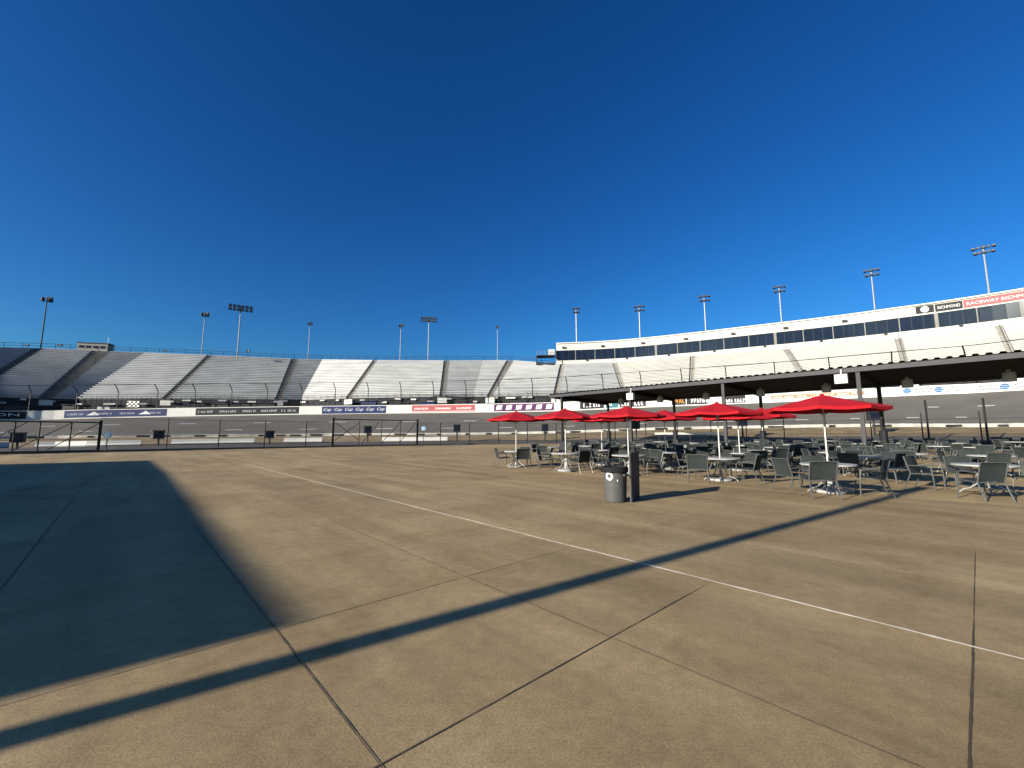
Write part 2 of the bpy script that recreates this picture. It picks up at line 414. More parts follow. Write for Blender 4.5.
# ------------------------------------------------------------------ outer wall with banners
sLo, sHi = W.s_of_u(-250) if False else 0.0, W.len
def wallh(s):
    d = hypot(*W(s)[:2]); y = max(20, W(s)[1])
    return 1.15 + 0.65 * min(1, max(0, (y - 52) / 30))
wloc = W(W.s_of_u(512))
outer_wall = thing('outer_wall', 'long white concrete wall around the outside of the banked track', 'wall', wloc)
wl = MB(); N_ = int(W.len / 2)
ss = [W.len * k / N_ for k in range(N_ + 1)]
fr0 = [W(s, 0, -.3) for s in ss]; fr1 = [W(s, 0, wallh(s)) for s in ss]; bk1 = [W(s, .5, wallh(s)) for s in ss]; bk0 = [W(s, .5, -.3) for s in ss]
wl.strip(fr0, fr1); wl.strip(fr1, bk1); wl.strip(bk1, bk0); wl.build('wall', 'white', outer_wall, world=True)
def banner(u0, u1, m, lo=.12, hi=.92, label=None):
    s0, s1 = W.s_of_u(u0), W.s_of_u(u1); n = max(2, int((s1 - s0) / 1.0)); b = MB()
    q = [s0 + (s1 - s0) * k / n for k in range(n + 1)]
    A = [W(s, -.03, wallh(s) * lo) for s in q]; B = [W(s, -.03, wallh(s) * hi) for s in q]
    A2 = [W(s, -.002, wallh(s) * lo) for s in q]; B2 = [W(s, -.002, wallh(s) * hi) for s in q]
    b.strip(A, B); b.strip(B, B2); b.strip(A2, A)
    return b.build('banner', m, outer_wall, world=True, label=label), s0, s1
rb = random.Random(3)
def words(bn, s0, s1, m, n, lo, hi, fillw=.7, name='lettering'):
    mb = MB(); seg = (s1 - s0) / n; h = wallh((s0 + s1) / 2)
    for i in range(n): scribble(W, s0 + seg * i + seg * .12, seg * fillw * rb.uniform(.8, 1.05), h * lo, h * (hi - lo), -.045, rb, mb)
    mb.build(name, m, bn, world=True)
bn, s0, s1 = banner(-70, 27, 'blackv', label='black banner with a driver name in white capitals')
curved_text(W, s1 - 13.5, 12.6, wallh(s1) * .3, wallh(s1) * .42, -.045, 'A. JOHNSON').build('lettering', 'letter', bn, world=True)
bn, s0, s1 = banner(65, 167, 'navy', label='navy banner with small white lettering and emblems'); words(bn, s0, s1, 'greyl2', 4, .40, .60, .66)
em = MB()
for k_ in (.27, .77):
    sc = s0 + (s1 - s0) * k_; h = wallh(sc); em.add([W(sc - 1, -.047, h * .35), W(sc + 1.2, -.047, h * .35), W(sc + .3, -.047, h * .74), W(sc - .1, -.047, h * .6)], [(0, 1, 2, 3)])
em.build('emblem', 'letter', bn, world=True)
bn, s0, s1 = banner(196, 299, 'blackv', label='black banner with rows of white lettering'); words(bn, s0, s1, 'greyl2', 5, .38, .62, .72)
bn, s0, s1 = banner(322, 386, 'navy', lo=.06, label='blue banner with one white script word repeated six times')
for i in range(6):
    seg = (s1 - s0) / 6; curved_text(W, s0 + seg * (i + .16), seg * .7, wallh(s0) * .3, wallh(s0) * .42, -.045, 'Cup', .35).build('lettering', 'letter', bn, world=True)
bn, s0, s1 = banner(412, 475, 'redv', lo=.1, label='red banner with white lettering'); words(bn, s0, s1, 'letter', 3, .42, .64, .8)
ln = MB(); ln.strip([W(s0 + (s1 - s0) * k / 8, -.044, wallh(s0) * .16) for k in range(9)], [W(s0 + (s1 - s0) * k / 8, -.044, wallh(s0) * .22) for k in range(9)]); ln.build('stripe', 'letter', bn, world=True)
bn, s0, s1 = banner(494, 554, 'purple', lo=.1, label='plum and white banner with six white patches')
pp = MB()
for i in range(6):
    seg = (s1 - s0) / 6; a_ = s0 + seg * (i + .2); b_ = s0 + seg * (i + .75); h = wallh(a_)
    pp.add([W(a_, -.044, h * .25), W(b_, -.044, h * .3), W(b_ + .25, -.044, h * .8), W(a_ + .2, -.044, h * .75)], [(0, 1, 2, 3)])
pp.build('emblem', 'letter', bn, world=True)
bn, s0, s1 = banner(580, 604, 'blackv', label='black banner partly hidden by a canopy post'); words(bn, s0, s1, 'letter', 2, .3, .72, .7)
bn, s0, s1 = banner(606, 618, 'teal', label='short teal banner'); words(bn, s0, s1, 'letter', 1, .35, .65, .7)
bn, s0, s1 = banner(620, 646, 'blackv', label='black banner with bold white letters'); words(bn, s0, s1, 'letter', 2, .25, .75, .8)
bn, s0, s1 = banner(672, 686, 'blackv', label='black banner with orange letters')
curved_text(W, s0 + .3, (s1 - s0) * .8, wallh(s0) * .3, wallh(s0) * .48, -.045, 'WAL').build('lettering', 'orange', bn, world=True)
bn, s0, s1 = banner(687, 708, 'blackv', label='black banner with white letters behind the red umbrella'); words(bn, s0, s1, 'letter', 1, .3, .72, .85)
bn, s0, s1 = banner(722, 746, 'blackv', label='black and white banner'); words(bn, s0, s1, 'letter', 2, .2, .55, .8); 
bn, s0, s1 = banner(772, 866, 'salmon', lo=.36, hi=.74, label='long salmon stripe of lettering on the white wall'); words(bn, s0, s1, 'letter', 7, .45, .62, .85)
for u_ in (909, 941, 973, 1008, 1046):
    sc = W.s_of_u(u_); h = wallh(sc); b = MB(); n = 20
    b.add([W(sc + .42 * cos(2 * pi * k / n), -.02, h * .52 + .38 * sin(2 * pi * k / n)) for k in range(n)], [tuple(range(n))])
    em = b.build('emblem', 'blue', outer_wall, world=True, label='round blue emblem with white waves')
    wv = MB()
    for oy in (-.14, .12):
        q = [sc + x for x in (-.36, -.2, 0, .2, .36)]; hh = [oy + d for d in (.0, .05, 0, -.05, .0)]
        wv.strip([W(s_, -.032, h * .52 + y_ - .03) for s_, y_ in zip(q, hh)], [W(s_, -.032, h * .52 + y_ + .0) for s_, y_ in zip(q, hh)])
    wv.build('wave', 'letter', em, world=True)
    lt = MB(); scribble(W, sc + .75, 2.4, h * .56, .24, -.03, rb, lt); scribble(W, sc + .75, 1.8, h * .24, .24, -.03, rb, lt)
    lt.build('lettering', 'greylet', outer_wall, world=True)

# ------------------------------------------------------------------ catch fence above the wall
cf = thing('catch_fence', 'tall debris fence of curved posts and cables above the white track wall', 'fence', wloc)
def post_pt(s, hgt):
    o = 0.35; h = wallh(s) + hgt
    if hgt > 3.4: o -= (hgt - 3.4) ** 1.5 * .75
    return W(s, o, h)
t = W.s_of_u(-30)
end = W.s_of_u(1080)
while t < end:
    mb = MB(); mb.tube([post_pt(t, q) for q in (-.8, 1.2, 2.6, 3.4, 3.9, 4.4, 4.9)], .085, 6); mb.build('post', 'black', cf, world=True); t += 7.1
for hgt in (0.9, 2.0, 3.1, 4.85):
    mb = MB(); a0 = W.s_of_u(-40); n = 130
    mb.tube([post_pt(a0 + (end - a0) * k / n, hgt) for k in range(n + 1)], .022 if hgt < 4 else .05, 4); mb.build('cable', 'black', cf, world=True)

# ------------------------------------------------------------------ grandstands
#        bottom u, bottom d, top u, top d, aisle here
SEC = [(-200, 67, -90, 87, 0), (-40, 83, 32, 100, 1), (45, 89.5, 92, 104.5, 1), (75, 92.5, 140, 108.5, 0), (165, 95.6, 206, 111.6, 1), (278, 101.4, 291, 118.2, 1),
       (300, 103.5, 320, 121, 0), (348, 98, 374, 117, 1), (442, 93.5, 445, 115.5, 1), (473, 94.2, 483, 116.8, 0), (490, 93.5, 512, 116.3, 1), (556, 91, 563, 111.3, 1),
       (625, 89.5, 615, 108.6, 1), (692, 83, 696, 99.5, 1), (810, 70, 789, 90.6, 1), (912, 62, 906, 79.8, 1), (1024, 55, 1010, 71, 1), (1180, 46, 1120, 62.5, 1), (1320, 38, 1240, 55, 0)]
HW = [.9, .9, 1.25, .9, .8, .8, .8, .75, .7, .7, .7, .6, .55, .5, .5, .4, .4, .4, .4]
VT = [(-200, 345), (0, 346), (50, 348.5), (110, 351), (200, 354.5), (300, 359), (400, 360.5), (600, 360)]
def vtop(u):
    for (u0, v0), (u1, v1) in zip(VT, VT[1:]):
        if u <= u1: return v0 + (v1 - v0) * (u - u0) / (u1 - u0)
    return VT[-1][1]
ZF = lambda u: 8.9 + min(1, max(0, u / 300)) * .9
def corner(i):
    ub, db, ut, dt, _ = SEC[i]
    zt = 1.5 + (434 - vtop(ut)) / F * dt if ub < 550 else 20.0
    return ((ub - 512) / F * db, db, ZF(ub)), ((ut - 512) / F * dt, dt, zt)
NR = 25
def row_pts(A, T, k):   # position along the slope line at row boundary k
    return lerp(A, T, k / NR)
rp = random.Random(9)
def stand(i0, i1, root):
    secs = []
    for i in range(i0, i1):
        (A, TA), (B, TB) = corner(i), corner(i + 1)
        if i == 10: TB = (TB[0], TB[1], 20.0)
        def along(Lo, Hi, k, fr): return lerp(row_pts(Lo[0], Hi[0], k), row_pts(Lo[1], Hi[1], k), fr)
        wA = hypot(B[0] - A[0], B[1] - A[1]); fa = (HW[i] / wA) if SEC[i][4] else 0.0; fb = 1 - ((HW[i + 1] / wA) if SEC[i + 1][4] else 0.0)
        mb = MB(); zt0 = TA[2]; zt1 = TB[2]
        for k in range(NR):
            P0 = along((A, B), (TA, TB), k, fa); Q0 = along((A, B), (TA, TB), k, fb)
            P1 = along((A, B), (TA, TB), k + 1, fa); Q1 = along((A, B), (TA, TB), k + 1, fb)
            dz0, dz1 = P1[2] - P0[2], Q1[2] - Q0[2]
            # recessed riser, then the seat plank standing proud of it, then the tread
            n_ = (P1[0] - P0[0], P1[1] - P0[1]); r = .22
            Pi, Qi = lerp(P0, P1, r), lerp(Q0, Q1, r)
            a0, a1 = (Pi[0], Pi[1], P0[2]), (Qi[0], Qi[1], Q0[2])
            b0, b1 = (Pi[0], Pi[1], P0[2] + dz0 * .42), (Qi[0], Qi[1], Q0[2] + dz1 * .42)
            c0, c1 = (P0[0], P0[1], P0[2] + dz0 * .42), (Q0[0], Q0[1], Q0[2] + dz1 * .42)
            d0, d1 = (P0[0], P0[1], P1[2]), (Q0[0], Q0[1], Q1[2])
            e0, e1 = P1, Q1
            f0, f1 = lerp(P1, along((A, B), (TA, TB), k + 2, fa), r) if k + 1 < NR else P1, lerp(Q1, along((A, B), (TA, TB), k + 2, fb), r) if k + 1 < NR else Q1
            mb.quad(a0, a1, b1, b0); mb.quad(b0, b1, c1, c0); mb.quad(c0, c1, d1, d0)
            mb.quad(d0, d1, (f1[0], f1[1], Q1[2]), (f0[0], f0[1], P1[2]))
            if fa > 0 or True:
                mb.quad((P0[0], P0[1], P0[2] - .3), (P0[0], P0[1], P1[2]), (P1[0], P1[1], P1[2]), (P1[0], P1[1], P0[2] - .3))
                mb.quad((Q0[0], Q0[1], Q0[2] - .3), (Q1[0], Q1[1], Q0[2] - .3), (Q1[0], Q1[1], Q1[2]), (Q0[0], Q0[1], Q1[2]))
        mb.build('bleacher_section', 'alu' if i < 12 else 'plank', root, world=True)
        # front wall below the first row
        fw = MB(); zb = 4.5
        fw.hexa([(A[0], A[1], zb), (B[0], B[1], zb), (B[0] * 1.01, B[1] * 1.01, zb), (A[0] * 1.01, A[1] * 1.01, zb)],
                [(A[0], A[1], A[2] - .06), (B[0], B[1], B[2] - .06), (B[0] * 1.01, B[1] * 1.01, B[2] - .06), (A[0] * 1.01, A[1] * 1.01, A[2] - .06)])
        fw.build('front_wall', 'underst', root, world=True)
        # closing back wall
        bw = MB()
        bw.hexa([(TA[0], TA[1], -.6), (TB[0], TB[1], -.6), (TB[0] * 1.004, TB[1] * 1.004, -.6), (TA[0] * 1.004, TA[1] * 1.004, -.6)],
                [(TA[0], TA[1], TA[2] + .05), (TB[0], TB[1], TB[2] + .05), (TB[0] * 1.004, TB[1] * 1.004, TB[2] + .05), (TA[0] * 1.004, TA[1] * 1.004, TA[2] + .05)])
        bw.build('back_wall', 'conc2', root, world=True)
        # railing at the front edge of the seating
        rl = MB(); n = max(2, int(wA / 1.9))
        for q in range(n + 1):
            p = lerp(A, B, q / n); rl.tube([(p[0] * .997, p[1] * .997, p[2] - 1.6), (p[0] * .997, p[1] * .997, p[2] + .9)], .03, 4)
        for hh in (.9, .45): rl.tube([(A[0] * .997, A[1] * .997, A[2] + hh), (B[0] * .997, B[1] * .997, B[2] + hh)], .028, 4)
        rl.build('front_railing', 'pgrey', root, world=True)
        q = 0.0  # pale slabs added to stand for sunlit specks along the stand's lower edge
        while q < wA - 3 and i < 11:
            ln_ = rp.uniform(.8, 2.4); ep = MB(); m0 = lerp(A, B, q / wA); m1 = lerp(A, B, min(1, (q + ln_) / wA)); zz = rp.choice([-.75, -.5, -.6, -1.3])
            ep.hexa([(m0[0] * .994, m0[1] * .994, m0[2] + zz), (m1[0] * .994, m1[1] * .994, m1[2] + zz), (m1[0] * .996, m1[1] * .996, m1[2] + zz), (m0[0] * .996, m0[1] * .996, m0[2] + zz)],
                    [(m0[0] * .994, m0[1] * .994, m0[2] + zz + .32), (m1[0] * .994, m1[1] * .994, m1[2] + zz + .32), (m1[0] * .996, m1[1] * .996, m1[2] + zz + .32), (m0[0] * .996, m0[1] * .996, m0[2] + zz + .32)])
            ep.build('sunlit_speck', rp.choice(['white', 'alu', 'iwall', 'alu']), root, world=True); q += ln_ + rp.uniform(1.2, 5)
    for i in range(i0, i1 + 1):
        if not SEC[i][4]: continue
        if i == i1 and i1 == 11: continue
        A, T = corner(i)
        nb = [j for j in (i - 1, i + 1) if 0 <= j < len(SEC)]
        Lx = corner(i - 1)[0] if i > 0 else A; Rx = corner(i + 1)[0] if i + 1 < len(SEC) else A
        dl = (A[0] - Lx[0], A[1] - Lx[1]); dr = (Rx[0] - A[0], Rx[1] - A[1]); ll = hypot(*dl) or 1; lr = hypot(*dr) or 1
        LT = corner(i - 1)[1]; RT = corner(i + 1)[1]; tl = (T[0] - LT[0], T[1] - LT[1]); tr_ = (RT[0] - T[0], RT[1] - T[1])
        mb = MB(); n = NR * 2
        lA = (A[0] - dl[0] / ll * HW[i], A[1] - dl[1] / ll * HW[i], A[2]); rA = (A[0] + dr[0] / lr * HW[i], A[1] + dr[1] / lr * HW[i], A[2])
        wL, wR = ll / HW[i], lr / HW[i]
        lT = (T[0] - tl[0] / wL, T[1] - tl[1] / wL, T[2]); rT = (T[0] + tr_[0] / wR, T[1] + tr_[1] / wR, T[2])
        for k in range(n):
            p0, p1 = lerp(lA, lT, k / n), lerp(lA, lT, (k + 1) / n); q0, q1 = lerp(rA, rT, k / n), lerp(rA, rT, (k + 1) / n); dn = .25
            mb.quad((p0[0], p0[1], p0[2] - dn), (q0[0], q0[1], q0[2] - dn), (q0[0], q0[1], q1[2] - dn), (p0[0], p0[1], p1[2] - dn))
            mb.quad((p0[0], p0[1], p1[2] - dn), (q0[0], q0[1], q1[2] - dn), (q1[0], q1[1], q1[2] - dn), (p1[0], p1[1], p1[2] - dn))
        mb.build('aisle', 'step' if i < 11 else 'pstep', root, world=True)
        hr = MB(); mid = [lerp(A, T, k / 12) for k in range(13)]
        for k in range(1, 12, 1): hr.tube([(mid[k][0], mid[k][1], mid[k][2] - .2), (mid[k][0], mid[k][1], mid[k][2] + .8)], .025, 4)
        hr.tube([(p[0], p[1], p[2] + .8) for p in mid[1:]], .03, 4); hr.build('handrail', 'pgrey', root, world=True)
        sg = MB(); c = (A[0] * .985, A[1] * .985, A[2] - 1.0); sg.box(c, (2.0, .25, 1.1), math.atan2(dr[1], dr[0])); sg.build('section_sign', 'white', root, world=True)
    # railing on the top edge
    tr0 = MB()
    for i in range(i0, i1):
        TA, TB = corner(i)[1], corner(i + 1)[1]
        if i0 > 5: continue
        n = max(2, int(hypot(TB[0] - TA[0], TB[1] - TA[1]) / 2.6))
        for q in range(n + 1):
            p = lerp(TA, TB, q / n); tr0.tube([(p[0], p[1], p[2] - .3), (p[0], p[1], p[2] + 1.25)], .055, 4)
        for hh in (.65, 1.25): tr0.tube([(TA[0], TA[1], TA[2] + hh), (TB[0], TB[1], TB[2] + hh)], .045, 4)
    if tr0.v: tr0.build('top_railing', 'pgrey', root, world=True)
gs1 = thing('grandstand', 'long aluminium bleacher grandstand curving behind the far left of the track', 'grandstand', (-45, 98, 0)); stand(0, 11, gs1)
gs2 = thing('grandstand', 'bright bleacher grandstand below the windowed suites on the right', 'grandstand', (45, 80, 0)); stand(11, 18, gs2)
# concourse floor between wall and stand
cc = MB()
fl0 = [W(W.s_of_u(u), .5, .25) for u in range(-60, 1081, 30)]
fl1 = [W(W.s_of_u(u), 16, .25) for u in range(-60, 1081, 30)]
cc.strip(fl0, fl1); struct(cc, 'concourse', 'conc2')
# checkered panel on the front of the stand, far left
ck = thing('checkered_panel', 'black and white checkered panel standing below the left grandstand', 'sign', at(133, 405, 92))
c0 = at(133, 405, 92)
fr = MB(); fr.box((0, 0, 0), (2.7, .12, 1.7)); fr.build('panel', 'letter', ck)
cq = MB()
for i in range(6):
    for j in range(4):
        if (i + j) % 2: cq.box((-1.125 + i * .45, -.066, -.6 + j * .4), (.44, .008, .39))
cq.build('checks', 'blackv', ck)
lg = MB()
for sx in (-1.1, 1.1): lg.tube([(sx, .05, -2.8), (sx, .05, -.8)], .05, 5)
lg.build('stand_legs', 'black', ck)

# small kiosks, carts and drums along the concourse, seen between wall and stand
rk = random.Random(11)
kc = 0
KL = ['dark', 'pale', 'grey', 'tall', 'low']
for u_ in [12, 62, 96, 118, 176, 214, 246, 262, 318, 365, 392, 401, 424, 458, 516, 536]:
    s_ = W.s_of_u(u_); p = W(s_, 2.6, .25); wide = rk.uniform(1.6, 4.2); hh = rk.uniform(1.7, 2.9); m_ = rk.choice(['underst', 'fascia', 'navy', 'pgrey', 'underst', 'white'])
    col = {'underst': 'near black', 'fascia': 'slate grey', 'navy': 'navy blue', 'pgrey': 'mid grey', 'white': 'white'}[m_]
    k_ = thing('kiosk', '%s concession kiosk on the concourse, %s of sixteen from the left' % (col, ['first', 'second', 'third', 'fourth', 'fifth', 'sixth', 'seventh', 'eighth', 'ninth', 'tenth', 'eleventh', 'twelfth', 'thirteenth', 'fourteenth', 'fifteenth', 'last'][kc]), 'kiosk', p, W.tan(s_), 'kiosks on the concourse')
    b = MB(); b.box((0, 0, hh / 2), (wide, 1.1, hh)); b.build('body', m_, k_)
    b = MB(); b.box((0, -.1, hh + .06), (wide + .25, 1.5, .1)); b.build('roof', 'fascia', k_)
    b = MB(); b.box((0, -.552, hh * .62), (wide * .7, .02, hh * .3)); b.build('hatch', 'blackv', k_)
    kc += 1

# press box on top of the left stand
pb = at(95.5, 350.5, 107)
t = thing('press_box', 'small grey flat roofed booth on the top edge of the left grandstand', 'booth', (pb[0], pb[1], 22.0), radians(14))
b = MB(); b.box((0, 0, 1.2), (6.4, 2.4, 2.6)); b.build('wall', 'box', t)
b = MB(); b.box((0, 0, 2.6), (6.8, 2.8, .16)); b.build('roof', 'fascia', t)
for k in range(4):
    b = MB(); b.box((-2.3 + k * 1.5, -1.21, 1.6), (1.1, .03, .6)); b.build('window', 'glass', t)
b = MB(); b.tube([(2.5, 0, 2.6), (2.5, 0, 4.4)], .04, 5); b.build('aerial', 'grey', t)
# little speaker clusters along the top rail
for k, (u_, lab) in enumerate([(28, 'small black loudspeaker cluster on the top rail, far left of the stand'), (61, 'small loudspeaker cluster on the top rail, just left of the grey booth'), (166, 'lone loudspeaker on the top rail between the two leftmost light towers'), (249, 'loudspeaker on the top rail beside the wide floodlight board')]):
    p = at(u_, 345, 104 if u_ < 100 else 111)
    t = thing('loudspeaker', lab, 'loudspeaker', (p[0], p[1], 22.1), 0, 'loudspeakers on the top rail')
    b = MB(); b.tube([(0, 0, 0), (0, 0, 1.7)], .04, 5); b.build('post', 'pgrey', t)
    b = MB(); b.box((-.3, -.1, 1.5), (.42, .35, .4), .3); b.box((.22, -.1, 1.5), (.42, .35, .4), -.3); b.build('horn', 'lamp', t)

# ------------------------------------------------------------------ suites building
SUd = [(557, 111.7), (600, 109.6), (640, 106.2), (700, 99.6), (760, 93.2), (800, 89.4), (850, 84.8), (900, 80.2), (950, 76), (1024, 70), (1130, 62), (1260, 54)]
SU = Poly([((u - 512) / F * d, d, 0) for u, d in SUd])
su = thing('suites_building', 'long curved cream suites building with a dark window band above the right grandstand', 'building', SU(30))
n = int(SU.len / 1.5); q = [SU.len * k / n for k in range(n + 1)]
def band(name, z0, z1, off0, off1, m, a=0, b_=None, parent=su, label=None):
    qq = [s for s in q if s >= a and (b_ is None or s <= b_)]; qq = [a] + [s for s in qq if s > a + .01] + ([b_] if b_ and b_ > qq[-1] + .01 else [])
    mb = MB()
    A = [SU(s, off0, z0) for s in qq]; B = [SU(s, off0, z1) for s in qq]; Cc = [SU(s, off1, z1) for s in qq]; D = [SU(s, off1, z0) for s in qq]
    mb.strip(A, B); mb.strip(B, Cc); mb.strip(Cc, D); mb.strip(D, A)
    mb.quad(A[0], D[0], Cc[0], B[0]); mb.quad(A[-1], B[-1], Cc[-1], D[-1])
    return mb.build(name, m, parent, world=True, label=label)
band('lower_wall', 19.6, 21.02, 0, 7, 'suite')
band('rear_wall', -.6, 19.5, 2.0, 7, 'conc2')
band('upper_wall', 23.75, 25.6, -.05, 7, 'suite')
band('roof', 25.62, 25.85, -.35, 7.3, 'white')
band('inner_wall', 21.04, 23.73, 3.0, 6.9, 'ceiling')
wn = 0; s_ = 0.0
while s_ + 5 < SU.len:
    w_ = band('window', 21.05, 23.72, .06, .12, 'glass', s_ + .08, s_ + 5.02)
    mu = MB()
    for k in (1, 2):
        c = s_ + .08 + 4.94 * k / 3; a_ = SU(c, .05, 21.05); b_ = SU(c, .05, 23.72)
        mu.tube([a_, b_], .035, 4)
    mu.build('mullion', 'pgrey', w_, world=True)
    pr_ = MB(); a_ = SU(s_, .06, 21.03); b_ = SU(s_, .06, 23.74); wd = .16 if wn % 5 else .5
    pr_.box((a_[0], a_[1], 22.385), (wd, .16, 2.7), SU.tan(s_)); pr_.build('pillar', 'conc2', su, world=True)
    if wn % 2 == 0 and SU.s_of_u(920) < s_ + 2 < SU.s_of_u(1110): pass
    elif wn % 2 == 0:
        fl = MB(); p = SU(s_ + 2, -.3, 24.5); fl.box((p[0], p[1], p[2]), (.8, .45, .4), SU.tan(s_)); p2 = SU(s_ + 2, -.05, 24.5); fl.tube([p2, p], .06, 4); fl.build('floodlight', 'lamp', su, world=True)
    else:
        fl = MB(); p = SU(s_ + 3, -.12, 20.85); fl.box((p[0], p[1], p[2]), (.5, .24, .35), SU.tan(s_)); fl.build('vent', 'pgrey', su, world=True)
    s_ += 5.1; wn += 1
# fascia sign at the right end
sA, sB, sC, sD = SU.s_of_u(927), SU.s_of_u(946), SU.s_of_u(976), SU.s_of_u(1110)
sg = band('sign_panel', 24.05, 25.45, -.12, -.06, 'blackv', sA, sB, label='dark square sign panel with a round white emblem')
mb = MB(); c = (sA + sB) / 2; mb.add([SU(c + .58 * cos(2 * pi * k / 24), -.14, 24.75 + .55 * sin(2 * pi * k / 24)) for k in range(24)], [tuple(range(24))]); mb.build('emblem', 'letter', sg, world=True)
mb = MB(); mb.add([SU(c + .36 * cos(2 * pi * k / 24), -.15, 24.75 + .34 * sin(2 * pi * k / 24)) for k in range(24)] + [SU(c + .27 * cos(2 * pi * k / 24), -.15, 24.75 + .25 * sin(2 * pi * k / 24)) for k in range(24)], [(k, (k + 1) % 24, 24 + (k + 1) % 24, 24 + k) for k in range(24)]); mb.build('emblem_ring', 'greylet', sg, world=True)
sg = band('sign_panel', 24.0, 25.4, -.11, -.06, 'blackv', sB + .15, sC, label='dark sign panel with white capitals')
curved_text(SU, sB + .5, sC - sB - .8, 24.42, .55, -.125, 'RICHMOND').build('lettering', 'letter', sg, world=True)
sg = band('sign_panel', 24.0, 25.4, -.11, -.06, 'redv', sC + .1, sD, label='red sign panel with white lettering')
curved_text(SU, sC + .5, (sD - sC) * .62, 24.42, .52, -.125, 'RACEWAY RICHMOND').build('lettering', 'letter', sg, world=True)
# open stair landing at the left end
ld = thing('stair_landing', 'dark steel stair landing with railings at the left end of the suites building', 'stair landing', (SU(0)[0] - 2.6, SU(0)[1], 20.2), radians(-4))
b = MB(); b.box((-.3, .3, 2.05), (5.0, 3.4, .22)); b.build('deck', 'darkroof', ld)
b = MB(); b.box((-2.7, .3, .6), (.3, 3.2, 3.0)); b.build('side_column', 'darkroof', ld)
b = MB(); b.box((-.3, -1.3, -.2), (5.0, .25, .5)); b.build('beam', 'darkroof', ld)
b = MB()
for k in range(6): b.tube([(-2.6 + k, -1.3, 2.1), (-2.6 + k, -1.3, 3.2)], .035, 4)
b.tube([(-2.6, -1.3, 3.2), (2.4, -1.3, 3.2)], .04, 4); b.tube([(-2.6, -1.3, 2.7), (2.4, -1.3, 2.7)], .03, 4); b.build('railing', 'grey', ld)
b = MB(); b.box((1.3, -.2, 3.0), (1.7, 1.2, 1.5)); b.build('cabinet', 'white', ld)

# ------------------------------------------------------------------ light towers
def head_board(mb, lens, w, rows, n):
    for r in range(rows):
        z = -r * 1.05
        mb.box((0, .12, z - .35), (w, .12, .12))
        for k in range(n):
            x = -w / 2 + w * (k + .5) / n
            mb.box((x, -.2, z), (w / n * .74, .55, .72)); lens.box((x, -.485, z), (w / n * .6, .02, .56))
def tower(u, vt, d, zb, kind, lab, r=.3, sc=1.0):
    top = at(u, vt, d); root = thing('light_tower', lab, 'light tower', (top[0], top[1], zb), math.atan2(-top[0], top[1]) * .9, 'floodlight towers around the track')
    H = top[2] - zb
    p = MB(); p.tube([(0, 0, 0), (0, 0, H * .5), (0, 0, H)], [r, r * .8, r * .55], 8); p.build('pole', 'dsteel' if u < 60 else 'grey', root, smooth=True)
    b = MB(); l = MB()
    if kind == 'board':
        head_board(b, l, 6.4 * sc, 2, 6)
    elif kind == 'side':
        for ang in (1.25, -1.25, 2.6):
            bb = MB(); lb = MB(); head_board(bb, lb, 1.0 * sc, 1, 2)
            for dst, src in ((b, bb), (l, lb)):
                dst.add([(x * cos(ang) - (y - .45 * sc) * sin(ang), x * sin(ang) + (y - .45 * sc) * cos(ang), z * sc + (.6 if ang > 2 else 0)) for x, y, z in src.v], src.f)
        b.tube([(0, 0, -1.2), (0, 0, .9)], .12, 6)
    else:
        for dz, ww, off in ((0, 1.0, -.5), (-1.15, .86, .4)):
            W2 = 4.1 * sc * ww
            b.tube([(-W2 / 2, 0, dz), (W2 / 2, 0, dz)], .09, 5)
            for k in range(5):
                x = -W2 / 2 + W2 * (k + .5) / 5
                b.box((x, -.35, dz + .1), (.5 * sc, .62, .42)); l.box((x, -.675, dz + .08), (.42 * sc, .02, .32))
                if k % 2 == 0: b.box((x + .15, .45, dz + .15), (.5 * sc, .6, .4))
        b.tube([(0, 0, -1.6), (0, 0, .9)], .07, 5)
    for mb_, nm, m_ in ((b, 'lamp_bank', 'lamp'), (l, 'lamp_glass', 'lens')):
        mb_.v = [(x, y, z + H) for x, y, z in mb_.v]; mb_.build(nm, m_, root)
tower(47, 300, 113, 0, 'side', 'dark light tower leaning farthest left above the grandstand', .24, 1.35)
tower(205, 315, 124, 0, 'side', 'slim light tower just left of the wide six lamp board on the left', .19, 1.15)
tower(241, 306.5, 128, 0, 'board', 'tall light tower with the largest two row lamp board, left of centre', .24, 1.03)
tower(310, 324, 150, 0, 'side', 'faint slim light tower above the sunlit bleacher edge, third of the narrow ones', .19, .8)
tower(401, 326, 152, 0, 'side', 'slim light tower just left of the smaller wide lamp board', .19, .9)
tower(429, 318, 150, 0, 'board', 'distant light tower with the smaller wide lamp board near the middle', .22, .93)
tower(497.5, 327, 175, 0, 'side', 'palest and thinnest light tower, nearest the middle of the skyline', .16, .6)
tower(576, 309, 124, 0, 'arms', 'light tower with two cross arms rising behind the left end of the suites', .26, .55)
tower(639, 307, 120, 0, 'arms', 'second light tower from the left behind the suites roof', .24, .75)
tower(704, 297, 112, 0, 'arms', 'third light tower from the left behind the suites roof', .24, .72)
tower(779, 287.5, 106, 0, 'arms', 'fourth light tower from the left behind the suites roof', .24, .7)
tower(871, 271, 98, 0, 'arms', 'second light tower from the right behind the suites roof', .24, .76)
tower(983, 248, 90, 0, 'arms', 'tallest light tower at the far right above the fascia sign', .26, .95)

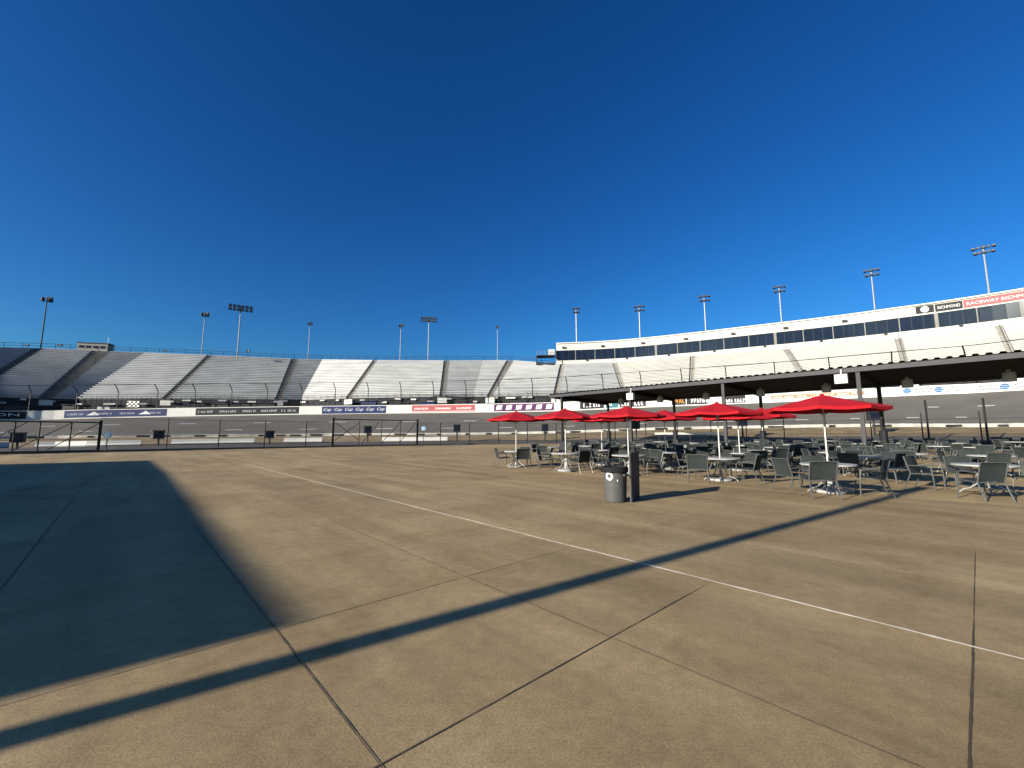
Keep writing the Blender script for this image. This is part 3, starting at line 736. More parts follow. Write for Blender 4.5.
# ------------------------------------------------------------------ inner track wall, low barriers, fence, gates
iw = thing('inner_wall', 'low white wall along the inside edge of the track', 'wall', IN(IN.s_of_u(512)))
mb = MB(); n = int(IN.len / 2); q = [IN.len * k / n for k in range(n + 1)]
mb.strip([IN(s, 0, -.2) for s in q], [IN(s, 0, .36) for s in q]); mb.strip([IN(s, 0, .36) for s in q], [IN(s, .35, .36) for s in q]); mb.strip([IN(s, .35, .36) for s in q], [IN(s, .35, -.2) for s in q])
mb.build('wall', 'iwall', iw, world=True)
tk = MB(); rt = random.Random(5); s_ = IN.s_of_u(-20)
while s_ < IN.s_of_u(1060):
    ln_ = rt.uniform(.5, 1.8); p = IN(s_, -.03, .14); tk.box(p, (ln_, .08, rt.uniform(.2, .34)), IN.tan(s_)); s_ += rt.uniform(2.2, 6)
tk.build('dark_opening', 'underst', iw, world=True)
for (u0, u1, lab) in [(-60, 14, 'white low barrier behind the left gate, cut by the frame edge'), (40, 145, 'long white low barrier behind the left steel gate'), (175, 257, 'white low barrier left of the dark box on the post'), (286, 324, 'short white low barrier left of the centre gate'), (383, 448, 'white low barrier behind the right half of the centre gate')]:
    a_, b_ = LW.s_of_u(u0), LW.s_of_u(u1); n = max(3, int((b_ - a_) / 1.5)); q = [a_ + (b_ - a_) * k / n for k in range(n + 1)]
    root = thing('concrete_barrier', lab, 'barrier', LW((a_ + b_) / 2), 0, 'low white barriers along pit road')
    mb = MB(); prof = [(-.3, -.1), (-.3, .1), (-.1, .25), (-.08, .55), (.08, .55), (.1, .25), (.3, .1), (.3, -.1)]
    L_ = [[LW(s, o, h) for s in q] for o, h in prof]
    for x, y in zip(L_, L_[1:]): mb.strip(x, y)
    for e in (0, -1): mb.add([l[e] for l in L_], [tuple(range(8)) if e else tuple(range(8))[::-1]])
    mb.build('body', 'white', root, world=True)
    st = MB()
    st.strip([LW(s, -.302, -.05) for s in q], [LW(s, -.302, .09) for s in q]); st.build('dirty_foot', 'conc2', root, world=True)

FH = 2.45
wa, wb = at(655, 433.6, 44.5), at(726, 433.4, 44)
wr = thing('white_rail', 'straight white rail on short posts beyond the tables, seen beneath the umbrellas', 'rail', (wa[0], wa[1], rise(wa[0], wa[1])))
b = MB(); b.hexa([(wa[0], wa[1] - .05, wa[2] - .11), (wb[0], wb[1] - .05, wb[2] - .11), (wb[0], wb[1] + .05, wb[2] - .11), (wa[0], wa[1] + .05, wa[2] - .11)], [(wa[0], wa[1] - .05, wa[2] + .11), (wb[0], wb[1] - .05, wb[2] + .11), (wb[0], wb[1] + .05, wb[2] + .11), (wa[0], wa[1] + .05, wa[2] + .11)]); b.build('rail', 'white', wr, world=True)
for k in range(5):
    p = lerp(wa, wb, (k + .3) / 4.6); b = MB(); b.tube([(p[0], p[1] + .08, .1), (p[0], p[1] + .08, p[2])], .04, 6); b.build('post', 'pgrey', wr, world=True)
fn = thing('infield_fence', 'thin black post and rail fence along the far edge of the plaza', 'fence', P(P.s_of_u(300)))
gates = [(P.s_of_u(-70), P.s_of_u(103)), (P.s_of_u(335), P.s_of_u(419))]
s_ = P.s_of_u(112); e_ = P.s_of_u(1060); runs = []
while s_ < e_:
    if not any(a_ - .5 < s_ < b_ + .5 for a_, b_ in gates):
        h = FH if s_ < P.s_of_u(700) else FH + .5
        mb = MB(); mb.tube([P(s_, .35, 0), P(s_, .35, h)], .045, 6); mb.build('post', 'black', fn, world=True); runs.append(s_)
    s_ += 3.25
for hh, r in ((.45, .02), (1.15, .018), (FH - .08, .012)):
    for a_, b_ in ((gates[0][1], gates[1][0]), (gates[1][1], e_)):
        n = int((b_ - a_) / 1.5); mb = MB(); mb.tube([P(a_ + (b_ - a_) * k / n, .35, hh) for k in range(n + 1)], r, 4); mb.build('rail', 'black', fn, world=True)
for a_, b_ in ((gates[0][1], gates[1][0]), (gates[1][1], e_)):
    mb = MB(); q = a_
    while q + 1.2 < b_:
        for dlt in (0.0, 1.1):
            lo_, hi_ = P(q + dlt, .36, .06), P(q + 1.1 - dlt, .36, FH - .1)
            wv_ = .0065; c_, d_ = P(q + dlt + wv_, .36, .06), P(q + 1.1 - dlt + wv_, .36, FH - .1)
            mb.add([lo_, c_, d_, hi_], [(0, 1, 2, 3)])
        q += .10
    mb.build('wire_mesh', 'mesh', fn, world=True)
def gate(sa, sb, lab, cols, H, diag):
    A_, B_ = P(sa, .35), P(sb, .35)
    root = thing('steel_gate', lab, 'gate', ((A_[0] + B_[0]) / 2, (A_[1] + B_[1]) / 2, (A_[2] + B_[2]) / 2), math.atan2(B_[1] - A_[1], B_[0] - A_[0]))
    Wd_ = hypot(B_[0] - A_[0], B_[1] - A_[1]); x0 = -Wd_ / 2
    for e in (0, 1):
        mb = MB(); mb.box((x0 + Wd_ * e, 0, (H + .15) / 2), (.16, .16, H + .15)); mb.build('gate_post', 'black', root)
    mb = MB()
    for z in (.12, H): mb.tube([(x0, 0, z), (-x0, 0, z)], .045, 6)
    for c in cols: mb.tube([(x0 + Wd_ * c, 0, .12), (x0 + Wd_ * c, 0, H)], .04, 6)
    mb.build('gate_frame', 'black', root)
    mb = MB()
    for c0_, z0, c1_, z1 in diag: mb.tube([(x0 + Wd_ * c0_, .03, z0), (x0 + Wd_ * c1_, .03, z1)], .03, 5)
    mb.build('diagonal_brace', 'black', root)
    mb = MB(); mb.tube([(x0, .02, H * .42), (-x0, .02, H * .42)], .022, 5); mb.build('mid_rail', 'black', root)
gate(gates[0][0], gates[0][1], 'wide black steel gate with rising diagonal braces at the far left', [.18, .45, .60, .80], 2.05, [(.0, .2, .18, 2.0), (.2, .2, .52, 2.0), (.45, .2, .80, 2.0), (.66, .2, .99, 2.0)])
gate(gates[1][0], gates[1][1], 'black steel double gate with crossed braces near the middle of the fence', [.29, .55, .78], 2.6, [(.02, 2.3, .29, .6), (.02, .6, .29, 2.3), (.32, .3, .52, 2.4), (.55, .3, .78, 2.4), (.78, .4, .98, 2.4)])
for u_, lab in ((925, 'tall black fence post leaning slightly, left of the two on the right'), (981, 'tall black fence post leaning slightly, right of the two on the right')):
    s_ = P.s_of_u(u_); p = P(s_, .9); root = thing('fence_post', lab, 'post', p)
    b = MB(); b.tube([(0, 0, -.1), (0, 0, 3.9)], .07, 8); b.build('shaft', 'black', root, smooth=True); b = MB(); b.lathe([(.09, 3.9), (.09, 3.94), (.0, 4.02)], 10); b.build('cap', 'black', root)
# dark equipment boxes on posts
names = ['first', 'second', 'third', 'fourth', 'fifth', 'sixth', 'seventh', 'eighth', 'ninth']
for k, (u_, v_, d_, sz) in enumerate([(18, 438, 37, .8), (159, 435, 44, .8), (270, 434.7, 46.5, .75), (368, 430, 53, .85), (457, 428.5, 54, .85), (545, 428, 54, .85), (636, 425.5, 51, .85), (742, 421.8, 47, .95), (873, 415.5, 43, .95)]):
    p = at(u_, v_, d_); zb = LW(LW.s_of_u(u_))[2] - .1
    root = thing('equipment_box', 'black equipment box on a short post by pit road, %s of nine from the left' % names[k], 'equipment box', (p[0], p[1], zb), math.atan2(-p[0], p[1]) * .6, 'black boxes along pit road')
    b = MB(); hz = p[2] - zb; b.box((0, 0, hz), (sz, .6, sz)); b.build('cabinet', 'blackv', root)
    b = MB(); b.box((0, -.12, hz + sz / 2 + .05), (sz + .1, .85, .09)); b.build('hood', 'darkroof', root)
    b = MB(); b.box((0, -.31, hz), (sz * .8, .02, sz * .66)); b.build('screen', 'glass', root)
    b = MB(); b.tube([(0, 0, 0), (0, 0, hz - sz / 2)], .09, 6); b.build('post', 'pgrey', root)
for u_, v_, d_, lab in ((107.5, 435, 29.5, 'round pale blue sign on the fence beside the left gate'), (423.5, 428.5, 43.5, 'round pale blue sign on the fence beside the centre gate')):
    p = at(u_, v_, d_); root = thing('round_sign', lab, 'sign', p, math.atan2(-p[0], p[1]) * .7, 'round blue signs on the fence')
    b = MB(); n = 24; lo = [(.24 * cos(2 * pi * k / n), -.02, .24 * sin(2 * pi * k / n)) for k in range(n)]; hi = [(x, .02, z) for x, _, z in lo]; b.hexa(lo, hi); b.build('disc', 'pale', root)
    b = MB(); b.add([(.15 * cos(a_), -.024, .15 * sin(a_)) for a_ in [pi * .3 + k * pi * 1.4 / 14 for k in range(15)]] + [(.08 * cos(a_), -.024, .08 * sin(a_)) for a_ in [pi * .3 + k * pi * 1.4 / 14 for k in range(15)]], [(k, k + 1, 16 + k, 15 + k) for k in range(14)]); b.box((.09, -.026, -.02), (.12, .006, .05)); b.build('emblem', 'letter', root)
    b = MB(); b.tube([(0, .05, -p[2] + .2), (0, .05, .2)], .03, 6); b.build('pole', 'pgrey', root)

# ------------------------------------------------------------------ canopy shelter
CA = (4.3, 42.4); CT = (.676, -.737); CN = (.737, .676)
def cp(t, w, z): return (CA[0] + CT[0] * t + CN[0] * w, CA[1] + CT[1] * t + CN[1] * w, z)
cn = thing('canopy_shelter', 'long dark corrugated metal canopy on posts behind the tables', 'canopy', cp(20, 4, 0))
TL, TR = -.6, 47.0
ZN, ZB = 5.36, 5.10
mb = MB(); near = []; far = []; t_ = TL; kx = 0
prof = [0, 0, .085, .085]
while t_ < TR:
    dz = prof[kx % 4]; near.append(cp(t_, -.25, ZN + .1 + dz)); far.append(cp(t_, 8.4, ZB + .1 + dz)); t_ += (.16, .07, .16, .07)[kx % 4]; kx += 1
mb.strip(near, far); mb.strip([(x, y, z - .012) for x, y, z in far], [(x, y, z - .012) for x, y, z in near]); mb.build('roof', 'darkroof', cn, world=True)
def beam(name, w, z, h, th, m, t0=TL, t1=TR):
    b = MB(); b.hexa([cp(t0, w - th / 2, z), cp(t1, w - th / 2, z), cp(t1, w + th / 2, z), cp(t0, w + th / 2, z)][::-1], [cp(t0, w - th / 2, z + h), cp(t1, w - th / 2, z + h), cp(t1, w + th / 2, z + h), cp(t0, w + th / 2, z + h)][::-1]); b.build(name, m, cn, world=True)
beam('front_fascia', -.1, ZN - .20, .27, .12, 'fascia')
beam('back_fascia', 8.2, ZB - .22, .28, .12, 'darkroof')
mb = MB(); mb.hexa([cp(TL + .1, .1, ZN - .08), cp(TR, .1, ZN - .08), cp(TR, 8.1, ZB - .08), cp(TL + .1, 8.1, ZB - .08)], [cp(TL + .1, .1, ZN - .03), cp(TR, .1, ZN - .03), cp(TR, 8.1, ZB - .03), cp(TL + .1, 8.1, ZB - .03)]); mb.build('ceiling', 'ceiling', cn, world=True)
mb = MB(); mb.hexa([cp(TL - .02, 0, ZN - .25), cp(TL + .1, 0, ZN - .25), cp(TL + .1, 8.2, ZB - .2), cp(TL - .02, 8.2, ZB - .2)], [cp(TL - .02, 0, ZN + .02), cp(TL + .1, 0, ZN + .02), cp(TL + .1, 8.2, ZB + .02), cp(TL - .02, 8.2, ZB + .02)]); mb.build('end_fascia', 'fascia', cn, world=True)
for k in range(6):
    t_ = .9 + 7.68 * k; z0 = rise(*cp(t_, 0, 0)[:2])
    b = MB(); b.box((*cp(t_, .05, 0)[:2], (ZN - .2 + z0) / 2 - .05), (.2, .2, ZN - .1 - z0), math.atan2(CT[1], CT[0])); b.build('front_post', 'pgrey' if k else 'black', cn, world=True)
    z1 = rise(*cp(t_, 7.9, 0)[:2])
    b = MB(); b.tube([cp(t_, 7.9, z1 - .05), cp(t_, 7.9, ZB - .3)], .13, 8); o = b.build('back_post', 'black', cn, world=True)
    b = MB(); b.tube([cp(t_, 7.9, z1 - .04), cp(t_, 7.9, z1 + 1.5)], .24, 10); b.build('post_padding', 'blackv', cn, world=True)
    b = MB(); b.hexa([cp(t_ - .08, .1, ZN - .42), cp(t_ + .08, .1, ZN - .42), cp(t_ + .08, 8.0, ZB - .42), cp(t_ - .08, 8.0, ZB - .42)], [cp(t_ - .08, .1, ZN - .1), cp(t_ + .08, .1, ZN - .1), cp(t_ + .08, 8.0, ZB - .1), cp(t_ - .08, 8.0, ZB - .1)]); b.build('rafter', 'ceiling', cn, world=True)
t_ = .5
while t_ < 46:
    c = cp(t_, 4.6, 0); b = MB(); b.lathe([(.10, 5.1), (.10, 4.95), (.26, 4.93), (.29, 4.45), (.25, 4.42), (0, 4.42)][::-1], 16, (c[0], c[1], 0)); b.build('drum_light', 'drum', cn, smooth=True, world=True); t_ += 4.2
for u_, v_ in ((631, 396.5), (844, 379)):
    bt = 0
    for q_ in range(4700):
        tt = q_ * .01; c = cp(tt, -.35, 0)
        if 512 + F * c[0] / c[1] > u_: bt = tt; break
    c = cp(bt, -.35, 0); zz = at(u_, v_, c[1])[2]
    b = MB(); b.box((c[0], c[1], zz), (.62, .3, .55), math.atan2(CT[1], CT[0])); b.tube([(c[0], c[1], zz + .25), (c[0] + .1, c[1] + .1, ZN)], .04, 5); b.build('speaker_box', 'white', cn, world=True)

# ------------------------------------------------------------------ furniture prototypes
def make_table():
    t = thing('round_table', 'x', 'table', (0, 0, 0), 0, 'round metal tables')
    b = MB(); b.lathe([(.595, .69), (.61, .70), (.612, .728), (.600, .738), (.03, .742), (.0, .742)], 32); b.build('tabletop', 'top', t, smooth=True)
    for k in range(4):
        a_ = k * pi / 2 + pi / 4; pts = []
        for r_, z in ((.36, .695), (.24, .62), (.15, .50), (.13, .38), (.17, .24), (.30, .13), (.42, .09), (.50, .012)): pts.append((r_ * cos(a_), r_ * sin(a_), z))
        b = MB(); b.tube(pts, .021, 6); b.build('leg', 'tleg', t, smooth=True)
    b = MB(); n = 20; b.tube([(.15 * cos(2 * pi * k / n), .15 * sin(2 * pi * k / n), .44) for k in range(n + 1)], .014, 5); b.build('ring_brace', 'tleg', t)
    return t
def make_umbrella():
    t = thing('patio_umbrella', 'x', 'umbrella', (0, 0, 0), 0, 'red patio umbrellas')
    b = MB(); b.lathe([(0, .005), (.33, .005), (.35, .03), (.34, .07), (.12, .10), (.05, .12), (.045, .36), (0, .36)], 28); b.build('base', 'ubase', t, smooth=True)
    b = MB(); b.tube([(0, 0, .1), (0, 0, 1.35), (0, 0, 2.51)], .019, 10); b.build('pole', 'pole', t, smooth=True)
    # canopy: eight panels, sagging a little between the ribs, as a thin closed shell
    R = 1.37; zr, zp = 2.18, 2.53; nr, na = 8, 48
    def pt(i, j, dz):
        f = i / nr; a_ = 2 * pi * j / na; seg = (j % 6) / 6; sag = sin(pi * seg)
        poly = cos(pi / 8) / cos((a_ % (pi / 4)) - pi / 8)
        r_ = R * f * poly
        z = zp - (zp - zr) * (f ** .93) - .035 * sag * f * f * 1.0
        return (r_ * cos(a_), r_ * sin(a_), z + dz)
    b = MB()
    for dz, flip in ((0, False), (-.012, True)):
        vs = [(0, 0, zp + dz)] + [pt(i, j, dz) for i in range(1, nr + 1) for j in range(na)]; fs = []
        for j in range(na):
            fs.append((0, 1 + j, 1 + (j + 1) % na))
            for i in range(nr - 1): fs.append((1 + i * na + j, 1 + (i + 1) * na + j, 1 + (i + 1) * na + (j + 1) % na, 1 + i * na + (j + 1) % na))
        b.add(vs, [f[::-1] for f in fs] if flip else fs)
    # hanging valance
    e0 = [pt(nr, j, 0) for j in range(na)] + [pt(nr, 0, 0)]; e1 = [(x * 1.004, y * 1.004, z - .075) for x, y, z in e0]
    b.strip(e1, e0); cv = b.build('canopy', 'red', t)
    for p_ in cv.data.polygons: p_.use_smooth = False
    for k in range(8):
        a_ = k * pi / 4; r_ = MB(); r_.tube([(.04 * cos(a_), .04 * sin(a_), 2.49), (R * .97 * cos(a_), R * .97 * sin(a_), 2.165)], .011, 5)
        rb_ = r_.build('rib', 'pgrey', t)
        s2 = MB(); s2.tube([(.035 * cos(a_), .035 * sin(a_), 2.02), (.66 * cos(a_), .66 * sin(a_), 2.315)], .008, 4); s2.build('strut', 'pgrey', rb_)
    b = MB(); b.lathe([(0, 1.98), (.045, 1.98), (.045, 2.06), (0, 2.06)], 12); b.build('runner', 'pole', t)
    b = MB(); b.lathe([(.05, 2.52), (.05, 2.54), (.02, 2.555), (0, 2.56)], 12); b.build('finial', 'red', t, smooth=True)
    return t
def make_chair():
    t = thing('patio_chair', 'x', 'chair', (0, 0, 0), 0, 'grey sling chairs')
    # faces +Y
    def slab(path, w0, w1, th, nx=6, sag=.02):
        b = MB(); n = len(path); A_ = []
        for s in (0, 1):
            for i, (y, z) in enumerate(path):
                w = w0 + (w1 - w0) * i / (n - 1)
                a_ = path[max(0, i - 1)]; c_ = path[min(n - 1, i + 1)]; dy, dz = c_[0] - a_[0], c_[1] - a_[1]; l = hypot(dy, dz); ny, nz = dz / l, -dy / l
                for k in range(nx + 1):
                    f = k / nx * 2 - 1; o = sag * (1 - f * f) + th * s
                    A_.append((f * w / 2, y + ny * o, z + nz * o))
        m_ = nx + 1; fs = []
        for i in range(n - 1):
            for k in range(nx):
                q = i * m_ + k; fs.append((q, q + m_, q + m_ + 1, q + 1)); r = q + n * m_; fs.append((r, r + 1, r + m_ + 1, r + m_))
        for i in range(n - 1):
            q = i * m_; r = q + n * m_; fs.append((q, r, r + m_, q + m_)); q += nx; r += nx; fs.append((q, q + m_, r + m_, r))
        for k in range(nx):
            fs.append((k, k + 1, n * m_ + k + 1, n * m_ + k)); q = (n - 1) * m_ + k; fs.append((q, q + n * m_, q + n * m_ + 1, q + 1))
        b.add(A_, fs); return b
    slab([(.27, .43), (.24, .445), (.1, .435), (-.08, .415), (-.19, .41)], .55, .53, .012).build('seat', 'sling', t, smooth=True)
    slab([(-.20, .43), (-.235, .55), (-.27, .70), (-.305, .83), (-.325, .855)], .55, .57, .014).build('backrest', 'sling', t, smooth=True)
    for sx in (-1, 1):
        x = sx * .295
        b = MB(); b.tube([(x, .285, 0), (x * .99, .275, .3), (x, .25, .60), (x, .215, .635), (x, .10, .645), (x, -.15, .632), (x * .98, -.255, .625)], .0155, 6); b.build('arm_leg', 'cframe', t, smooth=True)
        b = MB(); b.tube([(x, -.36, 0), (x * .98, -.27, .22), (x * .97, -.20, .42), (x * .97, -.245, .58), (x * .98, -.32, .865)], .0155, 6); b.build('rear_leg', 'cframe', t, smooth=True)
        b = MB(); b.tube([(x * .97, -.20, .41), (x * .98, .1, .43), (x * .985, .265, .435)], .013, 6); b.build('seat_rail', 'cframe', t, smooth=True)
    b = MB(); b.tube([(-.285, -.325, .862), (.285, -.325, .862)], .014, 6); b.build('cross_bar', 'cframe', t)
    for y_, z_ in ((.265, .43), (-.2, .41)):
        b = MB(); b.tube([(-.285, y_, z_), (.285, y_, z_)], .013, 6); b.build('cross_bar', 'cframe', t)
    return t
T0, U0, C0 = make_table(), make_umbrella(), make_chair()
used = {'t': 0, 'u': 0, 'c': 0}
def place(kind, proto, x, y, rz, label):
    z = rise(x, y)
    if not used[kind]:
        used[kind] = 1; proto.location = (x, y, z); proto.rotation_euler = (0, 0, rz); proto['label'] = label; return proto
    return dup(proto, (x, y, z), rz, label)
# (u, depth, umbrella?) of every table; the label phrase for each
TB = [
 (516, 19.5, 1, 'under the leftmost red umbrella'), (565, 17.4, 1, 'under the second red umbrella from the left'), (601, 20.5, 1, 'under the third red umbrella from the left'),
 (627, 15.8, 1, 'under the fourth red umbrella, just behind the grey trash can'), (664, 18.3, 1, 'under the fifth red umbrella from the left'), (717, 13.9, 1, 'under the sixth red umbrella, the wide one in mid row'),
 (737, 17.6, 1, 'under the seventh red umbrella, half hidden behind a wider one'), (761, 19.5, 1, 'under the eighth red umbrella, second from the right'), (823, 11.1, 1, 'under the rightmost and largest looking red umbrella'),
 (977, 10.9, 0, 'without umbrella nearest the camera at the right edge'), (985, 15.0, 0, 'without umbrella one row behind the nearest right one'), (972, 20.8, 0, 'without umbrella in the third row at the right'),
 (1012, 27.5, 0, 'without umbrella at the right edge of the fifth row'), (996, 33, 0, 'without umbrella farthest back at the right edge'),
 (855, 15.1, 0, 'without umbrella just behind the rightmost red umbrella'), (832, 17.6, 0, 'without umbrella second behind the rightmost red umbrella'), (866, 20.2, 0, 'without umbrella beside the light canopy post'), (853, 27, 0, 'without umbrella far back in line with the rightmost umbrella'),
 (790, 26, 0, 'without umbrella in the shade between the last two umbrellas'), (692, 25.5, 0, 'without umbrella beyond the fifth and sixth umbrellas'), (549, 23.5, 0, 'without umbrella between the two leftmost umbrellas'),
 (588, 25.5, 0, 'without umbrella beyond the second and third umbrellas'), (632, 26.5, 0, 'without umbrella beyond the fourth umbrella pole'), (722, 27.5, 0, 'without umbrella beyond the sixth umbrella pole'), (903, 16.6, 0, 'without umbrella behind the low bench'),
 (905, 27, 0, 'without umbrella far back behind the low bench'), (948, 26.5, 0, 'without umbrella in the fourth row left of the right edge'), (600, 33, 0, 'without umbrella farthest back on the left'), (660, 33, 0, 'without umbrella farthest back left of the canopy middle'), (760, 32.5, 0, 'without umbrella farthest back at the canopy middle'), (825, 33, 0, 'without umbrella farthest back right of the canopy middle'), (925, 33, 0, 'without umbrella farthest back near the tall left fence post'),
 (702, 21.5, 0, 'without umbrella just right of the fifth umbrella pole'), (800, 21, 0, 'without umbrella left of the rightmost umbrella pole, mid depth'), (577, 29.5, 0, 'without umbrella behind the second umbrella pole, far back'), (745, 25, 0, 'without umbrella between the seventh and eighth umbrella poles'),
 (650, 22.5, 0, 'without umbrella just left of the fifth umbrella pole'), (885, 23.5, 0, 'without umbrella in mid depth under the dark canopy post'), (690, 30, 0, 'without umbrella second farthest row, left of the canopy middle'), (880, 31, 0, 'without umbrella second farthest row, right of the light post'), (640, 19.5, 0, 'without umbrella right of the fourth umbrella pole'), (682, 23.8, 0, 'without umbrella behind the fifth umbrella, third row back'), (775, 22.5, 0, 'without umbrella right of the eighth umbrella pole'), (838, 23, 0, 'without umbrella left of the light canopy post, mid depth'),
 (935, 22.5, 0, 'without umbrella behind the bench, near the tall left fence post'), (612, 29.5, 0, 'without umbrella far back behind the third umbrella'), (728, 31, 0, 'without umbrella far back right of the sixth umbrella pole'), (803, 29.5, 0, 'without umbrella far back left of the rightmost umbrella pole'), (1045, 17.8, 0, 'without umbrella cut by the right frame edge'),
]
rc = random.Random(21)
# chair layout by hand for the near tables: (dx, dy, facing angle) with facing measured so 0 looks away from the camera
HAND = {
 8: [(-.86, -.82, -.2), (-.84, .2, -1.45), (.68, -.5, 1.05), (.4, .95, 2.9)],
 9: [(-1.2, -1.0, -.08), (.85, -.35, 1.2), (-.62, .95, -2.7), (.5, .95, 2.8)],
 5: [(-.92, -.45, -.45), (-.75, .7, -2.2), (.95, .3, 1.75), (.5, -.75, .8)],
 0: [(-.62, -.1, -1.3), (.25, -.8, .2), (1.35, .15, 1.3), (.35, .85, 2.8)],
 1: [(.5, -.72, .5), (-.8, .35, -1.8), (1.0, .6, 2.1)],
 3: [(.95, .1, 1.4), (.2, .95, 2.9), (-.95, .45, -1.9)],
 24: [(-.7, -.6, -.7), (.75, -.55, .8), (.5, .8, 2.5), (-.8, .5, -2.2), (.0, 1.0, 3.1)],
}
SIDE = lambda dx, dy, f: ''
seen = {}
for i, (u_, d_, um, phr) in enumerate(TB):
    x, y = (u_ - 512) / F * d_ * (cos(PITCH) + 0.0) / 1.0, d_
    x = (u_ - 512) / F * d_
    tb_phr = 'round metal table ' + phr
    place('t', T0, x, y, rc.uniform(0, 1.5), 'pale ' + tb_phr)
    if um:
        nm = ['leftmost red umbrella, over the most distant left table', 'second red umbrella from the left, beside a black canopy post', 'third red umbrella from the left, partly hidden by the fourth', 'fourth red umbrella from the left, rising behind the trash can',
              'fifth red umbrella from the left, small between two wider ones', 'sixth red umbrella from the left, wide with two tone panels', 'seventh red umbrella from the left, tucked behind the sixth', 'eighth red umbrella from the left, second from the right', 'rightmost red umbrella, nearest and widest of all'][i]
        o = place('u', U0, x, y, rc.uniform(0, pi / 4), nm)
        if i == 7: o.scale = (1, 1, 1.05)
    if i in HAND: lay = [(dx, dy, f) for dx, dy, f in HAND[i]]
    else:
        n = rc.choice([4, 5, 5]) if d_ < 31 else 4; a0 = rc.uniform(0, 2 * pi); lay = []
        for k in range(n):
            a_ = a0 + 2 * pi * k / n + rc.uniform(-.35, .35); r_ = rc.uniform(.78, 1.08); lay.append((r_ * cos(a_), r_ * sin(a_), a_ + pi / 2 + rc.uniform(-.35, .35)))
    # name each chair by its place around the table
    ks = sorted(range(len(lay)), key=lambda k: lay[k][1]); pos = {}
    left = min(range(len(lay)), key=lambda k: lay[k][0]); right = max(range(len(lay)), key=lambda k: lay[k][0])
    pos[left] = 'leftmost'; pos[right] = 'rightmost'
    rest = [k for k in ks if k not in pos]
    if len(rest) == 1: pos[rest[0]] = 'middle'
    elif len(rest) == 3: pos[rest[0]] = 'nearest'; pos[rest[1]] = 'central'; pos[rest[2]] = 'farthest'
    elif len(rest) == 2: pos[rest[0]] = 'nearer middle'; pos[rest[1]] = 'farther middle'
    for k, (dx, dy, f) in enumerate(lay):
        place('c', C0, x + dx, y + dy, f, '%s chair at table %s' % (pos[k], phr))

# low bench beside the right hand tables
bx, by = (913 - 512) / F * 13.2, 13.2
bt = thing('low_bench', 'long low grey backless bench left of the nearest right hand table', 'bench', (bx, by, 0), radians(-4))
b = MB()
for k in range(3): b.box((0, -.14 + k * .14, .43), (2.05, .12, .035))
b.build('seat', 'bench', bt)
for sx in (-.85, .85):
    b = MB(); b.tube([(sx, -.2, 0), (sx, -.14, .40), (sx, .14, .40), (sx, .2, 0)], .022, 6); b.build('leg', 'cframe', bt)

# ------------------------------------------------------------------ trash can and board
tx, ty = 2.33, 9.72
tc_ = thing('trash_can', 'round grey plastic trash can with a white emblem in front of the tables', 'trash can', (tx, ty, 0))
b = MB(); b.lathe([(0, .0), (.215, .0), (.235, .02), (.262, .64), (.275, .70), (.29, .705), (.295, .74), (.285, .752), (.262, .75), (.255, .70), (.22, .10), (0, .08)], 36); b.build('body', 'can', tc_, smooth=True)
b = MB(); n = 36; vs = []
b.lathe([(.298, .655), (.304, .70), (.301, .756), (.27, .772), (.24, .74), (.20, .5), (0, .42)], 36); 
b.v = [(x * (1 + .02 * sin(7 * math.atan2(y, x))), y * (1 + .02 * sin(5 * math.atan2(y, x))), z + (.012 * sin(9 * math.atan2(y, x)) if z < .7 and z > .6 else 0)) for x, y, z in b.v]
b.build('liner', 'bag', tc_, smooth=True)
for sx in (0, pi):
    b = MB(); a_ = 2.2 + sx; b.box((.31 * cos(a_), .31 * sin(a_), .60), (.05, .14, .04), a_); b.build('handle', 'can', tc_)
# emblem wrapped on the side facing the camera
def wrap(ang, z, rr=.262): 
    r_ = .235 + (.262 - .235) * (z - .02) / .62 + .004; return (r_ * cos(ang), r_ * sin(ang), z)
a0 = -pi / 2 - .75
b = MB(); n = 24; r0, r1 = .085, .045
ci = [wrap(a0 + .34 * r0 / .085 * cos(2 * pi * k / n), .565 + r0 * sin(2 * pi * k / n)) for k in range(n)]; co = [wrap(a0 + .34 * r1 / .085 * cos(2 * pi * k / n), .575 + r1 * sin(2 * pi * k / n)) for k in range(n)]
b.add(ci + co, [(k, (k + 1) % n, n + (k + 1) % n, n + k) for k in range(n)])
b.add([wrap(a0 + .05, .47), wrap(a0 + .75, .46), wrap(a0 + .72, .50), wrap(a0 + .05, .51)], [(0, 1, 2, 3)])
b.build('emblem', 'letter', tc_)
bd = thing('folded_board', 'tall thin dark board standing on edge against the right of the trash can', 'board', (2.84, 9.95, 0), -math.atan2(.45, .89))
b = MB(); b.hexa([(-.018, -.46, 0), (.018, -.46, 0), (.018, .44, 0), (-.018, .44, 0)], [(-.018, -.48, 1.07), (.018, -.48, 1.07), (.018, .54, 1.09), (-.018, .54, 1.09)]); b.build('panel', 'board', bd)
b = MB(); b.hexa([(-.022, -.475, .0), (.002, -.475, 0), (.002, -.462, 0), (-.022, -.462, 0)], [(-.022, -.495, 1.08), (.002, -.495, 1.08), (.002, -.482, 1.08), (-.022, -.482, 1.08)]); b.build('lit_edge', 'edge', bd)  # lighter strip paints in the sunlit thickness of the board

